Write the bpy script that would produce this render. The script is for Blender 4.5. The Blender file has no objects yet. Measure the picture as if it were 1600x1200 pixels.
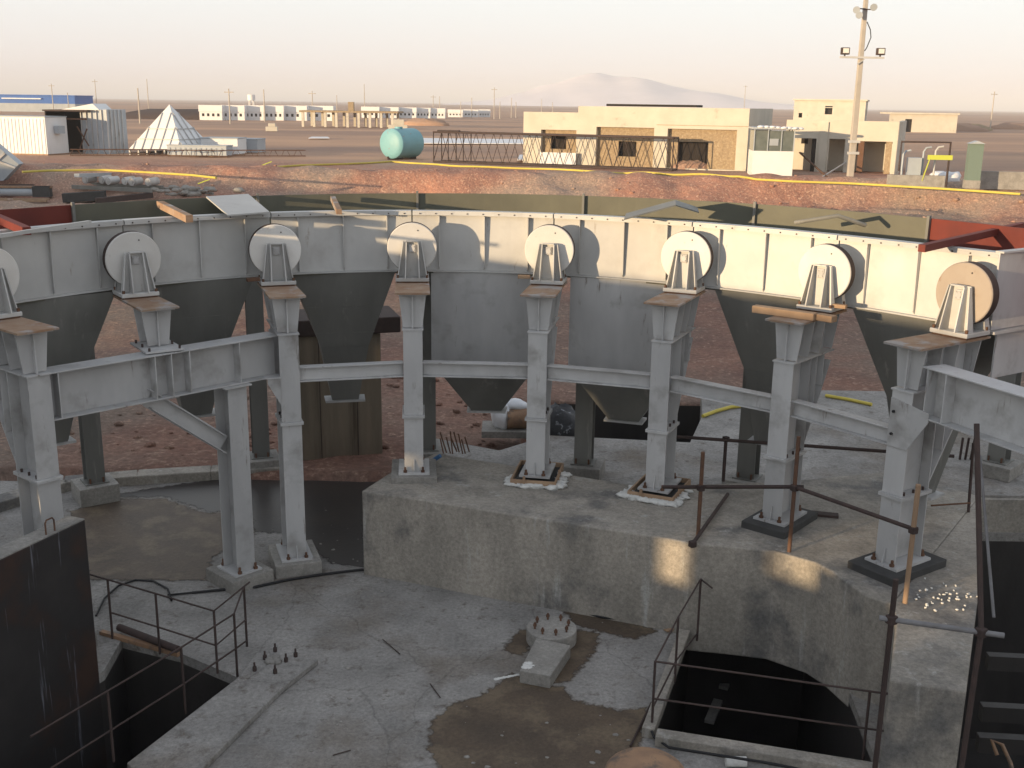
import bpy, bmesh, math, random
import numpy as np
from mathutils import Vector, Matrix
from mathutils.geometry import tessellate_polygon
random.seed(7)
C = bpy.context.scene.collection
SC = bpy.context.scene
R = math.radians
# ------------------------------------------------------------------ camera
CZ = 6.2; FPX = 1690.0; HY = 162.0; ROLL = 0.014
cr, sr = math.cos(ROLL), math.sin(ROLL)
PIT = math.atan((600-HY)*cr/FPX)
cp, sp = math.cos(PIT), math.sin(PIT)
right = Vector((cr, sr*sp, sr*cp)); up = Vector((-sr, cr*sp, cr*cp)); fwd = Vector((0, cp, -sp))
cam = bpy.data.cameras.new('camera'); camo = bpy.data.objects.new('camera', cam); C.objects.link(camo)
M = Matrix((right, up, -fwd)).transposed().to_4x4(); M.translation = (0, 0, CZ)
camo.matrix_world = M
cam.sensor_width = 36; cam.lens = 36*FPX/1600; cam.clip_end = 30000; cam.clip_start = .1
SC.camera = camo
# ------------------------------------------------------------------ light
SUN_EL = 4.6; SUN_AZ = 52.0          # light travels towards azimuth 52 (clockwise from +Y)
w = bpy.data.worlds.new('World'); SC.world = w; w.use_nodes = True
nt = w.node_tree; nt.nodes.clear()
wo = nt.nodes.new('ShaderNodeOutputWorld'); bg = nt.nodes.new('ShaderNodeBackground')
sky = nt.nodes.new('ShaderNodeTexSky'); sky.sky_type = 'NISHITA'; sky.sun_disc = False
sky.sun_elevation = R(SUN_EL+4); sky.sun_rotation = R(180+SUN_AZ); sky.altitude = 1200
sky.air_density = 1.0; sky.dust_density = 2.2; sky.ozone_density = 2.0
tc = nt.nodes.new('ShaderNodeTexCoord'); sx = nt.nodes.new('ShaderNodeSeparateXYZ')
rp = nt.nodes.new('ShaderNodeValToRGB'); mx = nt.nodes.new('ShaderNodeMix'); mx.data_type = 'RGBA'
nt.links.new(tc.outputs['Generated'], sx.inputs[0]); nt.links.new(sx.outputs['Z'], rp.inputs[0])
el = rp.color_ramp.elements
el[0].position = 0.0; el[0].color = (4.9, 4.25, 4.35, 1)
el[1].position = 1.0; el[1].color = (3.3, 3.5, 3.9, 1)
for p, c in ((.03, (5.5, 5.1, 5.1, 1)), (.08, (5.8, 5.75, 5.65, 1)), (.17, (5.9, 6.05, 5.9, 1)), (.35, (4.7, 4.9, 4.95, 1)), (.6, (4.0, 4.2, 4.5, 1))):
    e = el.new(p); e.color = c
mx.inputs[0].default_value = .85
nt.links.new(sky.outputs[0], mx.inputs[6]); nt.links.new(rp.outputs[0], mx.inputs[7])
nt.links.new(mx.outputs[2], bg.inputs[0]); bg.inputs[1].default_value = 0.108
nt.links.new(bg.outputs[0], wo.inputs[0])
ld = bpy.data.lights.new('sun', 'SUN'); ld.energy = 5.0; ld.angle = R(.6); ld.color = (1.0, .73, .43)
lo = bpy.data.objects.new('sun', ld); C.objects.link(lo)
sdir = Vector((math.sin(R(SUN_AZ))*math.cos(R(SUN_EL)), math.cos(R(SUN_AZ))*math.cos(R(SUN_EL)), -math.sin(R(SUN_EL))))
lo.rotation_euler = sdir.to_track_quat('-Z', 'Y').to_euler()
SC.view_settings.view_transform = 'Standard'; SC.view_settings.look = 'None'
SC.view_settings.gamma = 1; SC.view_settings.exposure = 0.75
SC.render.resolution_x = 1024; SC.render.resolution_y = 768
# ------------------------------------------------------------------ measuring helpers
def P(px, py, z):                      # point of a photo pixel on the horizontal plane z
    x, y = px-800, 600-py
    d = right*x + up*y + fwd*FPX
    t = (z-CZ)/d.z
    return Vector((d.x*t, d.y*t, z))
def ZA(px, py, X, Y):                  # height of a photo pixel above ground point X, Y
    d = right*(px-800) + up*(600-py) + fwd*FPX
    return CZ + d.z/d.y*Y
def R3(px, py, Y):                     # point of a photo pixel at depth Y
    d = right*(px-800) + up*(600-py) + fwd*FPX
    return Vector((0, 0, CZ)) + d*(Y/d.y)
def V2(p, z): return Vector((p[0], p[1], z))
# ------------------------------------------------------------------ mesh builder
class MB:
    def __init__(s): s.v = []; s.f = []; s.sm = []
    def add(s, vs, fs, smooth=False):
        n = len(s.v); s.v += [tuple(v) for v in vs]
        for f in fs: s.f.append(tuple(i+n for i in f)); s.sm.append(smooth)
        return s
    def box(s, c, d, rz=0, M=None):
        hx, hy, hz = d[0]/2, d[1]/2, d[2]/2
        vs = [Vector((a*hx, b*hy, e*hz)) for e in (-1, 1) for a, b in ((-1, -1), (1, -1), (1, 1), (-1, 1))]
        if rz: vs = [Matrix.Rotation(rz, 3, 'Z') @ v for v in vs]
        vs = [v+Vector(c) for v in vs]
        if M: vs = [M @ v for v in vs]
        return s.add(vs, [(3, 2, 1, 0), (4, 5, 6, 7), (0, 1, 5, 4), (1, 2, 6, 5), (2, 3, 7, 6), (3, 0, 4, 7)])
    def bar(s, a, b, wd, h, upv=(0, 0, 1)):           # box from a to b, width wd, height h (centre line)
        a = Vector(a); b = Vector(b); t = (b-a).normalized(); u = Vector(upv)
        sd = t.cross(u).normalized(); u2 = sd.cross(t)
        vs = []
        for p in (a, b):
            for i, j in ((-1, -1), (1, -1), (1, 1), (-1, 1)): vs.append(p+sd*(i*wd/2)+u2*(j*h/2))
        return s.add(vs, [(0, 1, 2, 3), (7, 6, 5, 4), (0, 4, 5, 1), (1, 5, 6, 2), (2, 6, 7, 3), (3, 7, 4, 0)])
    def ext(s, pts, vec):                             # extrude planar polygon
        n = len(pts); vec = Vector(vec); pts = [Vector(p) for p in pts]
        return s.add(pts+[p+vec for p in pts], [tuple(range(n))[::-1], tuple(range(n, 2*n))] + [(i, (i+1) % n, n+(i+1) % n, n+i) for i in range(n)])
    def prism(s, poly, z0, z1):
        return s.ext([(p[0], p[1], z0) for p in poly], (0, 0, z1-z0))
    def loft(s, a, b, cap=True):                      # two rings with the same count
        n = len(a)
        return s.add(list(a)+list(b), ([tuple(range(n))[::-1], tuple(range(n, 2*n))] if cap else []) + [(i, (i+1) % n, n+(i+1) % n, n+i) for i in range(n)])
    def tube(s, pts, r, n=8, cap=True, r2=None):
        pts = [Vector(p) for p in pts]; k = len(pts); vs = []; prev = None
        for i, p in enumerate(pts):
            t = (pts[min(i+1, k-1)]-pts[max(i-1, 0)]).normalized()
            u = Vector((0, 0, 1)) if abs(t.z) < .9 else Vector((1, 0, 0))
            if prev is not None: u = prev
            a = t.cross(u).normalized(); u = a.cross(t); prev = u
            rr = r if r2 is None else r+(r2-r)*i/(k-1)
            for j in range(n):
                q = 2*math.pi*j/n; vs.append(p+a*(rr*math.cos(q))+u*(rr*math.sin(q)))
        fs = [(i*n+j, i*n+(j+1) % n, (i+1)*n+(j+1) % n, (i+1)*n+j) for i in range(k-1) for j in range(n)]
        s.add(vs, fs, True)
        if cap:
            s.add(vs[:n], [tuple(range(n))[::-1]]); s.add(vs[-n:], [tuple(range(n))])
        return s
    def blob(s, c, rx, ry, rz, seed=0, nu=10, nv=6, amp=.2):
        rnd = random.Random(seed); vs = [Vector((c[0], c[1], c[2]+rz))]
        for i in range(1, nv):
            for j in range(nu):
                a = math.pi*i/nv; b = 2*math.pi*j/nu; k = 1+rnd.uniform(-amp, amp)
                vs.append(Vector((c[0]+rx*k*math.sin(a)*math.cos(b), c[1]+ry*k*math.sin(a)*math.sin(b), c[2]+rz*k*math.cos(a))))
        vs.append(Vector((c[0], c[1], c[2]-rz)))
        fs = [(0, 1+j, 1+(j+1) % nu) for j in range(nu)]
        for i in range(nv-2):
            for j in range(nu): fs.append((1+i*nu+j, 1+(i+1)*nu+j, 1+(i+1)*nu+(j+1) % nu, 1+i*nu+(j+1) % nu))
        L = len(vs)-1; o = 1+(nv-2)*nu
        fs += [(L, o+(j+1) % nu, o+j) for j in range(nu)]
        return s.add(vs, fs, True)
    def build(s, name, mat, parent=None, bev=0):
        me = bpy.data.meshes.new(name); me.from_pydata(s.v, [], s.f); me.update()
        bm = bmesh.new(); bm.from_mesh(me)
        for f, sm in zip(bm.faces, s.sm): f.smooth = sm
        bmesh.ops.recalc_face_normals(bm, faces=bm.faces[:])
        bm.to_mesh(me); bm.free()
        o = bpy.data.objects.new(name, me); C.objects.link(o); me.materials.append(mat)
        if parent: o.parent = parent
        if bev:
            b = o.modifiers.new('b', 'BEVEL'); b.width = bev; b.segments = 2; b.limit_method = 'ANGLE'; b.angle_limit = R(40)
            b.harden_normals = False
        return o
def tag(o, label=None, cat=None, group=None, kind=None):
    if label: o['label'] = label
    if cat: o['category'] = cat
    if group: o['group'] = group
    if kind: o['kind'] = kind
    return o
def empty(name, loc=(0, 0, 0), rz=0, label=None, cat=None, group=None):
    o = bpy.data.objects.new(name, None); C.objects.link(o); o.location = loc; o.rotation_euler = (0, 0, rz)
    o.empty_display_size = .2
    return tag(o, label, cat, group)
def clone(o, loc=None, rz=None, label=None):
    def rec(a, par):
        c = a.copy(); C.objects.link(c); c.parent = par
        for ch in list(a.children): rec(ch, c)
        return c
    c = rec(o, None)
    if loc is not None: c.location = loc
    if rz is not None: c.rotation_euler = (0, 0, rz)
    if label: c['label'] = label
    return c
# ------------------------------------------------------------------ materials
def mat(name, c1, c2=None, scale=2.0, rough=.75, bump=0.0, bscale=30, metal=0, stretch=1.0, c3=None, s3=.5, t3=(.55, .7), obj=False, fine=.0, c4=None, s4=6, t4=(.6, .68), st4=1.0, spec=.3, fs_=22):
    m = bpy.data.materials.new(name); m.use_nodes = True; n = m.node_tree; b = n.nodes['Principled BSDF']
    b.inputs['Roughness'].default_value = rough; b.inputs['Metallic'].default_value = metal
    b.inputs['Specular IOR Level'].default_value = spec
    if obj:
        pos = n.nodes.new('ShaderNodeTexCoord').outputs['Object']
        oi = n.nodes.new('ShaderNodeObjectInfo'); ad = n.nodes.new('ShaderNodeVectorMath'); ad.operation = 'ADD'
        sc = n.nodes.new('ShaderNodeVectorMath'); sc.operation = 'SCALE'; cb = n.nodes.new('ShaderNodeCombineXYZ')
        for i in range(3): n.links.new(oi.outputs['Random'], cb.inputs[i])
        n.links.new(cb.outputs[0], sc.inputs[0]); sc.inputs['Scale'].default_value = 37
        n.links.new(pos, ad.inputs[0]); n.links.new(sc.outputs[0], ad.inputs[1]); pos = ad.outputs[0]
    else: pos = n.nodes.new('ShaderNodeNewGeometry').outputs['Position']
    def noise(s, st=1.0, det=5, ro=.6):
        mp = n.nodes.new('ShaderNodeMapping'); mp.inputs['Scale'].default_value = (s, s, s*st); n.links.new(pos, mp.inputs[0])
        t = n.nodes.new('ShaderNodeTexNoise'); t.inputs['Scale'].default_value = 1; t.inputs['Detail'].default_value = det
        t.inputs['Roughness'].default_value = ro; n.links.new(mp.outputs[0], t.inputs[0]); return t.outputs[0]
    def ramp(x, a, bb):
        r = n.nodes.new('ShaderNodeMapRange'); r.inputs['From Min'].default_value = a; r.inputs['From Max'].default_value = bb
        n.links.new(x, r.inputs['Value']); return r.outputs[0]
    def mix(f, a, bb):
        k = n.nodes.new('ShaderNodeMix'); k.data_type = 'RGBA'
        n.links.new(f, k.inputs[0])
        for i, q in ((6, a), (7, bb)):
            if isinstance(q, tuple): k.inputs[i].default_value = (*q, 1)
            else: n.links.new(q, k.inputs[i])
        return k.outputs[2]
    col = c1
    if c2: col = mix(ramp(noise(scale, stretch), .3, .7), c1, c2)
    if c3: col = mix(ramp(noise(s3, 1), *t3), col, c3)
    if c4: col = mix(ramp(noise(s4, st4, 6, .7), *t4), col, c4)
    if obj:
        mr = n.nodes.new('ShaderNodeMapRange'); mr.inputs['To Min'].default_value = .84; mr.inputs['To Max'].default_value = 1.06; n.links.new(oi.outputs['Random'], mr.inputs['Value'])
        hs = n.nodes.new('ShaderNodeHueSaturation'); n.links.new(mr.outputs[0], hs.inputs['Value'])
        if isinstance(col, tuple): hs.inputs['Color'].default_value = (*col, 1)
        else: n.links.new(col, hs.inputs['Color'])
        col = hs.outputs[0]
    if fine:
        hs2 = n.nodes.new('ShaderNodeHueSaturation'); mr2 = n.nodes.new('ShaderNodeMapRange'); mr2.inputs['From Min'].default_value = .3; mr2.inputs['From Max'].default_value = .7
        mr2.inputs['To Min'].default_value = 1-fine; mr2.inputs['To Max'].default_value = 1+fine; n.links.new(noise(fs_, 1, 4, .8), mr2.inputs['Value']); n.links.new(mr2.outputs[0], hs2.inputs['Value'])
        if isinstance(col, tuple): hs2.inputs['Color'].default_value = (*col, 1)
        else: n.links.new(col, hs2.inputs['Color'])
        col = hs2.outputs[0]
    if isinstance(col, tuple): b.inputs['Base Color'].default_value = (*col, 1)
    else: n.links.new(col, b.inputs['Base Color'])
    if bump:
        bp = n.nodes.new('ShaderNodeBump'); bp.inputs['Strength'].default_value = 1; bp.inputs['Distance'].default_value = bump
        n.links.new(noise(bscale, 1, 11, .68), bp.inputs['Height']); n.links.new(bp.outputs[0], b.inputs['Normal'])
    return m
T = {}
T['paint'] = mat('grey_paint', (.56, .56, .56), (.44, .44, .445), 2.2, .5, .002, 9, stretch=.35, c3=(.30, .29, .28), s3=1.7, t3=(.54, .72), c4=(.20, .17, .15), s4=7, t4=(.62, .72), st4=.16, obj=True)
T['white'] = mat('pale_paint', (.56, .56, .55), (.47, .47, .465), 1.6, .5, .001, 7, c3=(.40, .39, .38), s3=1.2, t3=(.55, .75), c4=(.30, .26, .22), s4=7, t4=(.63, .74), st4=.3, obj=True)
T['disc'] = mat('pale_disc_paint', (.72, .71, .69), (.62, .60, .57), 1.9, .5, .001, 7, c4=(.40, .33, .27), s4=8, t4=(.64, .76), obj=True)
T['dark'] = mat('dark_grey_paint', (.22, .22, .205), (.16, .16, .15), 2.2, .6, .002, 8, stretch=.25, c4=(.30, .29, .27), s4=5, t4=(.6, .72), st4=.12, obj=True)  # grey paint darkened for the shade on the hoppers; other dark steel uses it
T['olive'] = mat('olive_primer', (.15, .148, .112), (.105, .105, .085), 1.0, .7, .001, 8)
T['redp'] = mat('red_primer', (.18, .035, .025), (.11, .026, .022), 1.5, .7, .001, 8)
T['rust'] = mat('rust', (.17, .09, .055), (.10, .06, .045), 12, .9, .002, 40, obj=True)
T['rustp'] = mat('rusty_plate', (.36, .27, .20), (.26, .15, .09), 5, .85, .001, 30, obj=True, c3=(.36, .34, .33), s3=3, t3=(.5, .62))
T['darksteel'] = mat('dark_rusty_steel', (.075, .05, .045), (.05, .038, .036), 10, .8, .001, 40, obj=True)
T['conc'] = mat('slab_concrete', (.325, .313, .298), (.20, .193, .184), 1.4, .9, .010, 9, c3=(.17, .145, .12), s3=.42, t3=(.5, .66), c4=(.12, .10, .085), s4=5, t4=(.56, .72), fine=.30)
T['concw'] = mat('block_concrete', (.40, .365, .32), (.22, .205, .18), 1.5, .9, .008, 10, stretch=.3, c3=(.15, .145, .14), s3=1.1, t3=(.52, .66), c4=(.40, .395, .375), s4=4, t4=(.58, .72), st4=.12, fine=.28)
T['concd'] = mat('dark_concrete', (.055, .05, .048), (.03, .028, .027), 1.3, .45, .004, 16, stretch=.3)  # near-black concrete for the pit linings and beams
T['foot'] = mat('footing_concrete', (.35, .335, .31), (.23, .22, .205), 3, .9, .006, 20, obj=True, fine=.25)
T['grout'] = mat('dark_grout', (.07, .07, .07), (.05, .05, .05), 4, .8, .003, 25, obj=True)
T['dirt'] = mat('red_dirt', (.27, .145, .105), (.155, .09, .072), .5, .95, .16, 1.9, c3=(.20, .15, .12), s3=.12, t3=(.45, .6), c4=(.30, .20, .15), s4=4.5, t4=(.54, .66), fine=.35, fs_=9)
T['wet'] = mat('damp_mud', (.12, .088, .062), (.075, .058, .044), 1.6, .55, .005, 18, c3=(.15, .115, .08), s3=2, t3=(.5, .62), fine=.25)
T['wetd'] = mat('wet_floor', (.045, .038, .034), (.03, .027, .026), 1.5, .35, .002, 12)
T['wood'] = mat('raw_timber', (.42, .29, .19), (.30, .20, .13), 3, .85, .001, 40, obj=True, stretch=.3)
T['board'] = mat('shutter_boards', (.22, .18, .135), (.14, .12, .09), 5, .85, .003, 20, stretch=.1, c4=(.07, .05, .035), s4=3, t4=(.55, .7), st4=.05)
T['foam'] = mat('white_foam', (.72, .72, .70), (.60, .60, .58), 20, .9, .01, 40)
T['grout2'] = mat('dull_galvanised_tube', (.22, .22, .23), (.14, .13, .13), 6, .6, obj=True)
T['black'] = mat('black_rubber', (.02, .02, .022), rough=.6)
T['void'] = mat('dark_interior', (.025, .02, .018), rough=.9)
T['yellow'] = mat('yellow_hose', (.62, .50, .10), (.50, .42, .08), 2, .6)
T['ygreen'] = mat('yellow_green_tape', (.50, .55, .08), rough=.6)
T['cream'] = mat('cream_render', (.60, .56, .48), (.50, .47, .40), .7, .9, .004, 6, c4=(.30, .27, .22), s4=.6, t4=(.6, .75))
T['brick'] = mat('tan_brick', (.36, .275, .18), (.25, .19, .125), 6, .95, .03, 6, c4=(.42, .34, .23), s4=9, t4=(.5, .64))
T['cladw'] = mat('white_cladding', (.76, .77, .78), (.68, .69, .70), .8, .5, c4=(.40, .38, .35), s4=2, t4=(.62, .75), st4=.3)
T['cladg'] = mat('grey_cladding', (.42, .46, .50), (.34, .38, .42), .8, .5, obj=True)
T['blue'] = mat('blue_cladding', (.02, .12, .42), (.02, .10, .36), .5, .5)
T['teal'] = mat('turquoise_paint', (.20, .42, .47), (.17, .37, .42), 1.2, .45, c4=(.34, .16, .12), s4=3, t4=(.63, .68))
T['green'] = mat('grey_green_paint', (.16, .215, .185), rough=.6)
T['pole'] = mat('pole_concrete', (.46, .42, .37), (.38, .35, .31), 2, .85)
T['glass'] = mat('dusty_glass', (.16, .18, .17), (.11, .13, .12), 2, .15, spec=.6)
T['lens'] = mat('lamp_glass', (.75, .74, .70), rough=.15, spec=.6)
T['sheet'] = mat('plastic_sheet', (.80, .80, .82), (.68, .70, .74), 1.5, .45, .02, 3)
T['tarp'] = mat('dark_tarpaulin', (.06, .062, .07), (.025, .027, .03), 2, .5, .03, 5, c4=(.35, .37, .4), s4=4, t4=(.6, .68))
T['mount'] = mat('hazy_mountain', (.80, .74, .78), (.72, .67, .70), .02, .95)  # haze over the far mountain put into a paler rock colour
T['ochre'] = mat('ochre_drum', (.36, .22, .13), (.24, .15, .10), 6, .6, .004, 10, c4=(.14, .11, .09), s4=5, t4=(.52, .66))
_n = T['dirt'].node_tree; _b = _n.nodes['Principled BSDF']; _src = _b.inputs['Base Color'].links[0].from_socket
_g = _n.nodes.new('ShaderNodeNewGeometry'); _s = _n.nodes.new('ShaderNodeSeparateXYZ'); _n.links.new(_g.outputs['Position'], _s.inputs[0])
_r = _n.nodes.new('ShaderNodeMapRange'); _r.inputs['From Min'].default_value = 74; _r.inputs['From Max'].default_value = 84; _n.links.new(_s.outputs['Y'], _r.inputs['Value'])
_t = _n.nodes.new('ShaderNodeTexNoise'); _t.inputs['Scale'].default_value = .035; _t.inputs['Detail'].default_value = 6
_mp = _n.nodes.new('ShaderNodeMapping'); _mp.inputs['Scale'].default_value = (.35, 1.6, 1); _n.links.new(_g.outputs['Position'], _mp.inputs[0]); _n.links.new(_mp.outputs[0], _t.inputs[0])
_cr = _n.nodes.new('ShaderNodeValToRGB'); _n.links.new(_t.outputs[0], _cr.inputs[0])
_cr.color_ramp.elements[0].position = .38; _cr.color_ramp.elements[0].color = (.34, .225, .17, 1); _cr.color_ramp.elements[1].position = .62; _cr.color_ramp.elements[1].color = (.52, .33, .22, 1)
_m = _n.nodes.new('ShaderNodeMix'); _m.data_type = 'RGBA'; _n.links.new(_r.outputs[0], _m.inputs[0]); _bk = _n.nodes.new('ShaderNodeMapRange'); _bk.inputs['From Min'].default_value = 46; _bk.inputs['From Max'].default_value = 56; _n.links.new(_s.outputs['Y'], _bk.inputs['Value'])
_hs = _n.nodes.new('ShaderNodeHueSaturation'); _hs.inputs['Saturation'].default_value = 1.06; _hs.inputs['Value'].default_value = 1.7; _n.links.new(_bk.outputs[0], _hs.inputs['Fac']); _n.links.new(_src, _hs.inputs['Color']); _n.links.new(_hs.outputs[0], _m.inputs[6]); _n.links.new(_cr.outputs[0], _m.inputs[7]); _n.links.new(_m.outputs[2], _b.inputs['Base Color'])  # bank soil brightened in its colour to look sunlit
# ------------------------------------------------------------------ setting: ground sheet
_n = T['conc'].node_tree; _b = _n.nodes['Principled BSDF']; _src = _b.inputs['Base Color'].links[0].from_socket
_g = _n.nodes.new('ShaderNodeNewGeometry'); _t = _n.nodes.new('ShaderNodeTexNoise'); _t.inputs['Scale'].default_value = 1.3; _t.inputs['Detail'].default_value = 7
_n.links.new(_g.outputs['Position'], _t.inputs[0]); _a = _n.nodes.new('ShaderNodeVectorMath'); _a.operation = 'MULTIPLY_ADD'; _n.links.new(_t.outputs[1], _a.inputs[0]); _a.inputs[1].default_value = (.7, .7, .0); _n.links.new(_g.outputs['Position'], _a.inputs[2])
_v = _n.nodes.new('ShaderNodeTexVoronoi'); _v.feature = 'DISTANCE_TO_EDGE'; _v.inputs['Scale'].default_value = .42; _n.links.new(_a.outputs[0], _v.inputs['Vector'])
_r = _n.nodes.new('ShaderNodeMapRange'); _r.inputs['From Min'].default_value = .001; _r.inputs['From Max'].default_value = .0045; _r.inputs['To Min'].default_value = .78; _n.links.new(_v.outputs['Distance'], _r.inputs['Value'])
_h = _n.nodes.new('ShaderNodeHueSaturation'); _n.links.new(_r.outputs[0], _h.inputs['Value']); _n.links.new(_src, _h.inputs['Color']); _n.links.new(_h.outputs[0], _b.inputs['Base Color'])
def yrim(x): return 67.5 - .0009*(x+4)**2 - max(0, x-4)*.13
def sm(t): t = max(0, min(1, t)); return t*t*(3-2*t)
def hn(x, y, s, k=0):
    return (math.sin(x*s*1.3+k+1.7*math.sin(y*s*.9+k))*math.cos(y*s*1.7+2.1*math.sin(x*s*.7-k)))
def ground(x, y):
    d = min(yrim(x)-y, 62-abs(x), y+22)
    far = math.hypot(x, y)
    if d < 0:
        z = 2.0 + .05*hn(x, y, .11) + .03*hn(x, y, .4, 2)
        if d > -2.2: z += .16*(1+hn(x, y, .9, 1))*sm((d+2.2)/1.2)
        if far > 400: z += .5*hn(x, y, .006, 3)
    else:
        z = 2.0 - 1.55*sm(d/(3.4+1.6*math.sin(x*.23))) - .35*sm((d-9)/34)
        z += (.22*hn(x, y, .55, 1)+.12*hn(x, y, 1.5, 4))*sm(d/1.5)*(1-sm((d-9)/8)) + .16*(1+hn(x, y, .9, 1))*(1-sm(d/1.5))
        z += .035*hn(x, y, 1.9, 5)*sm(d-6) + .02*hn(x, y, 4.1, 2)*sm(d-8)
        if y < 26: z = min(z, max(.03, z))
    # excavation under the concrete floor
    e = min(x+19.5, 19.5-x, (17.1 if x < .4 else 22.2)-y, y+12)
    if e > 0: z -= 6.5*sm(e/.5)
    return z
def grade(segs):
    out = []
    for a, b, st in segs:
        n = max(1, round((b-a)/st)); out += [a+(b-a)*i/n for i in range(n)]
    return out+[segs[-1][1]]
xs = grade([(-14000, -3000, 2200), (-3000, -600, 300), (-600, -120, 40), (-120, -42, 3), (-42, -20, .6), (-20, 20, .32), (20, 42, .6), (42, 120, 3), (120, 600, 40), (600, 3000, 300), (3000, 14000, 2200)])
ys = grade([(-3000, -60, 400), (-60, -13, 6), (-13, 14, 1.2), (14, 24, .3), (24, 54, .6), (54, 74, .35), (74, 110, 1.5), (110, 300, 8), (300, 1200, 60), (1200, 4000, 400), (4000, 22000, 3000)])
g = MB(); nx = len(xs)
g.add([(x, y, ground(x, y)) for y in ys for x in xs], [(j*nx+i, j*nx+i+1, (j+1)*nx+i+1, (j+1)*nx+i) for j in range(len(ys)-1) for i in range(nx-1)], True)
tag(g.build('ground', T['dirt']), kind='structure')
# faint mountain, several kilometres off
mp_ = [(690, 163), (760, 156), (812, 143), (838, 133), (862, 129), (884, 121), (905, 115), (922, 113), (948, 119), (975, 120), (1000, 124), (1030, 133), (1062, 140), (1092, 145), (1130, 154), (1180, 160), (1260, 168)]
MY = 3000.0; mm = MB(); top = []; N = 60
def mint(t):
    for (a, b), (c, d) in zip(mp_, mp_[1:]):
        if a <= t <= c: return b+(d-b)*(t-a)/(c-a)
    return 165
rows = []
for k in range(9):
    f = k/8; row = []
    for i in range(N+1):
        px = 690+570*i/N; h = ZA(px, mint(px), 0, MY)
        h = max(h-0, 0); X = (px-800)/FPX*MY
        dy = (f-.5)*2
        prof = max(0, 1-abs(dy)**1.3)
        z = h*prof*(1+.22*hn(X*.05, dy*9, .3, k*1.3)) if abs(dy) > .01 else h
        row.append((X, MY+dy*600, z if prof > 0 else -20))
    rows.append(row)
mm.add([p for r_ in rows for p in r_], [(k*(N+1)+i, k*(N+1)+i+1, (k+1)*(N+1)+i+1, (k+1)*(N+1)+i) for k in range(8) for i in range(N)], True)
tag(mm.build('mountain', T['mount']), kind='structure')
# ------------------------------------------------------------------ setting: floors, pits, block
def slab(name, outer, holes, z0, z1, m):
    polys = [[Vector((p[0], p[1], 0)) for p in q] for q in [outer]+holes]
    tri = tessellate_polygon(polys); flat = [p for q in polys for p in q]
    b = MB(); b.add([(p.x, p.y, z1) for p in flat], tri)
    for q in polys:
        n = len(q)
        b.add([(p.x, p.y, z1) for p in q]+[(p.x, p.y, z0) for p in q], [(i, (i+1) % n, n+(i+1) % n, n+i) for i in range(n)])
    return tag(b.build(name, m), kind='structure')
LP = [P(150, 985, 0), P(280, 1020, 0), P(375, 1060, 0), P(200, 1200, 0)]
lph = [(-4.58, 11.63), (LP[1].x, LP[1].y), (LP[2].x, LP[2].y), (LP[3].x, LP[3].y), (-4.7, 6.3), (-6.4, 6.3), (-4.52, 10.9)]
rph = [(2.42, 13.2), (1.49, 9.81), (3.62, 9.27), (4.0, 13.2)]
BT = 1.2
fr = [(565, 767), (640, 778), (696, 787), (750, 796), (830, 808), (900, 819), (945, 826), (1042, 841), (1080, 849), (1150, 855), (1210, 861), (1274, 879), (1301, 893), (1352, 930), (1393, 943)]
frw = [P(*p, BT) for p in fr]
rear = [P(*p, BT) for p in [(1530, 775), (1400, 735), (1230, 752), (997, 759), (881, 740), (750, 719), (680, 708), (610, 738)]]
extp = [P(*p, BT) for p in [(1393, 943), (1400, 970), (1390, 1062), (1510, 1080), (1530, 920), (1530, 775)]]
rph2 = [(5.2, 13.9), (extp[3].x-.15, extp[3].y-.02), (3.9, 4.0), (15, 4.0), (15, 15.3), (6.6, 15.3)]
slab('concrete_floor', [(-19, -11), (19, -11), (19, 16.6), (2, 16.6), (-.8, 18.0), (-2.25, 18.21), (-5.09, 17.45), (-7.42, 17.0), (-19, 17.2)], [lph, rph, rph2], -.12, 0, T['conc'])
def pit(name, poly, zb, m, zt=-.12):
    b = MB(); n = len(poly)
    b.add([(p[0], p[1], zt) for p in poly]+[(p[0], p[1], zb) for p in poly], [(i, (i+1) % n, n+(i+1) % n, n+i) for i in range(n)]+[tuple(range(n, 2*n))])
    return tag(b.build(name, m), kind='structure')
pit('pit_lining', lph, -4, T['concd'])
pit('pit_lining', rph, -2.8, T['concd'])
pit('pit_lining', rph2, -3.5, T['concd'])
MB().box((10.8, 15.40, -.1), (8.5, .09, 1.25)).build('pit_rim', T['concw'])['kind'] = 'structure'
b = MB().prism([(p.x, p.y) for p in frw+[extp[-1]]+rear[1:]], -.2, BT)
blk = tag(b.build('concrete_block', T['concw'], bev=.02), 'massive curved concrete block with stained front face carrying five of the columns', 'concrete block')
b = MB().prism([(p.x, p.y) for p in extp], -3.5, BT-.003)
tag(b.build('concrete_wall', T['concw'], bev=.02), 'narrow high concrete wall between the dark pits at the right end of the block', 'concrete wall')
# rear floor a little lower than the block
slab('rear_floor', [(-1.6, 15.0), (-.4, 14.9), (.9, 14.4), (1.8, 13.95), (3.1, 13.9), (5.3, 13.7), (6.35, 13.75), (6.5, 15.45), (19, 15.45), (19, 21.6), (3.9, 21.6), (3.6, 19.6), (3.1, 17.9), (.66, 18.2), (-.2, 17.3), (-1.8, 18.2)], [], -.6, .56, T['conc'])
# raised strip along the left pit and its edge
stp = [P(*p, .07) for p in [(372, 1058), (400, 1020), (455, 1008), (497, 1030), (440, 1075), (300, 1215), (205, 1198)]]
tag(MB().prism([(p.x, p.y) for p in stp]+[(LP[3].x, LP[3].y-.02)], .001, .07).build('floor_strip', T['conc'], bev=.012), kind='structure')
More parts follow.
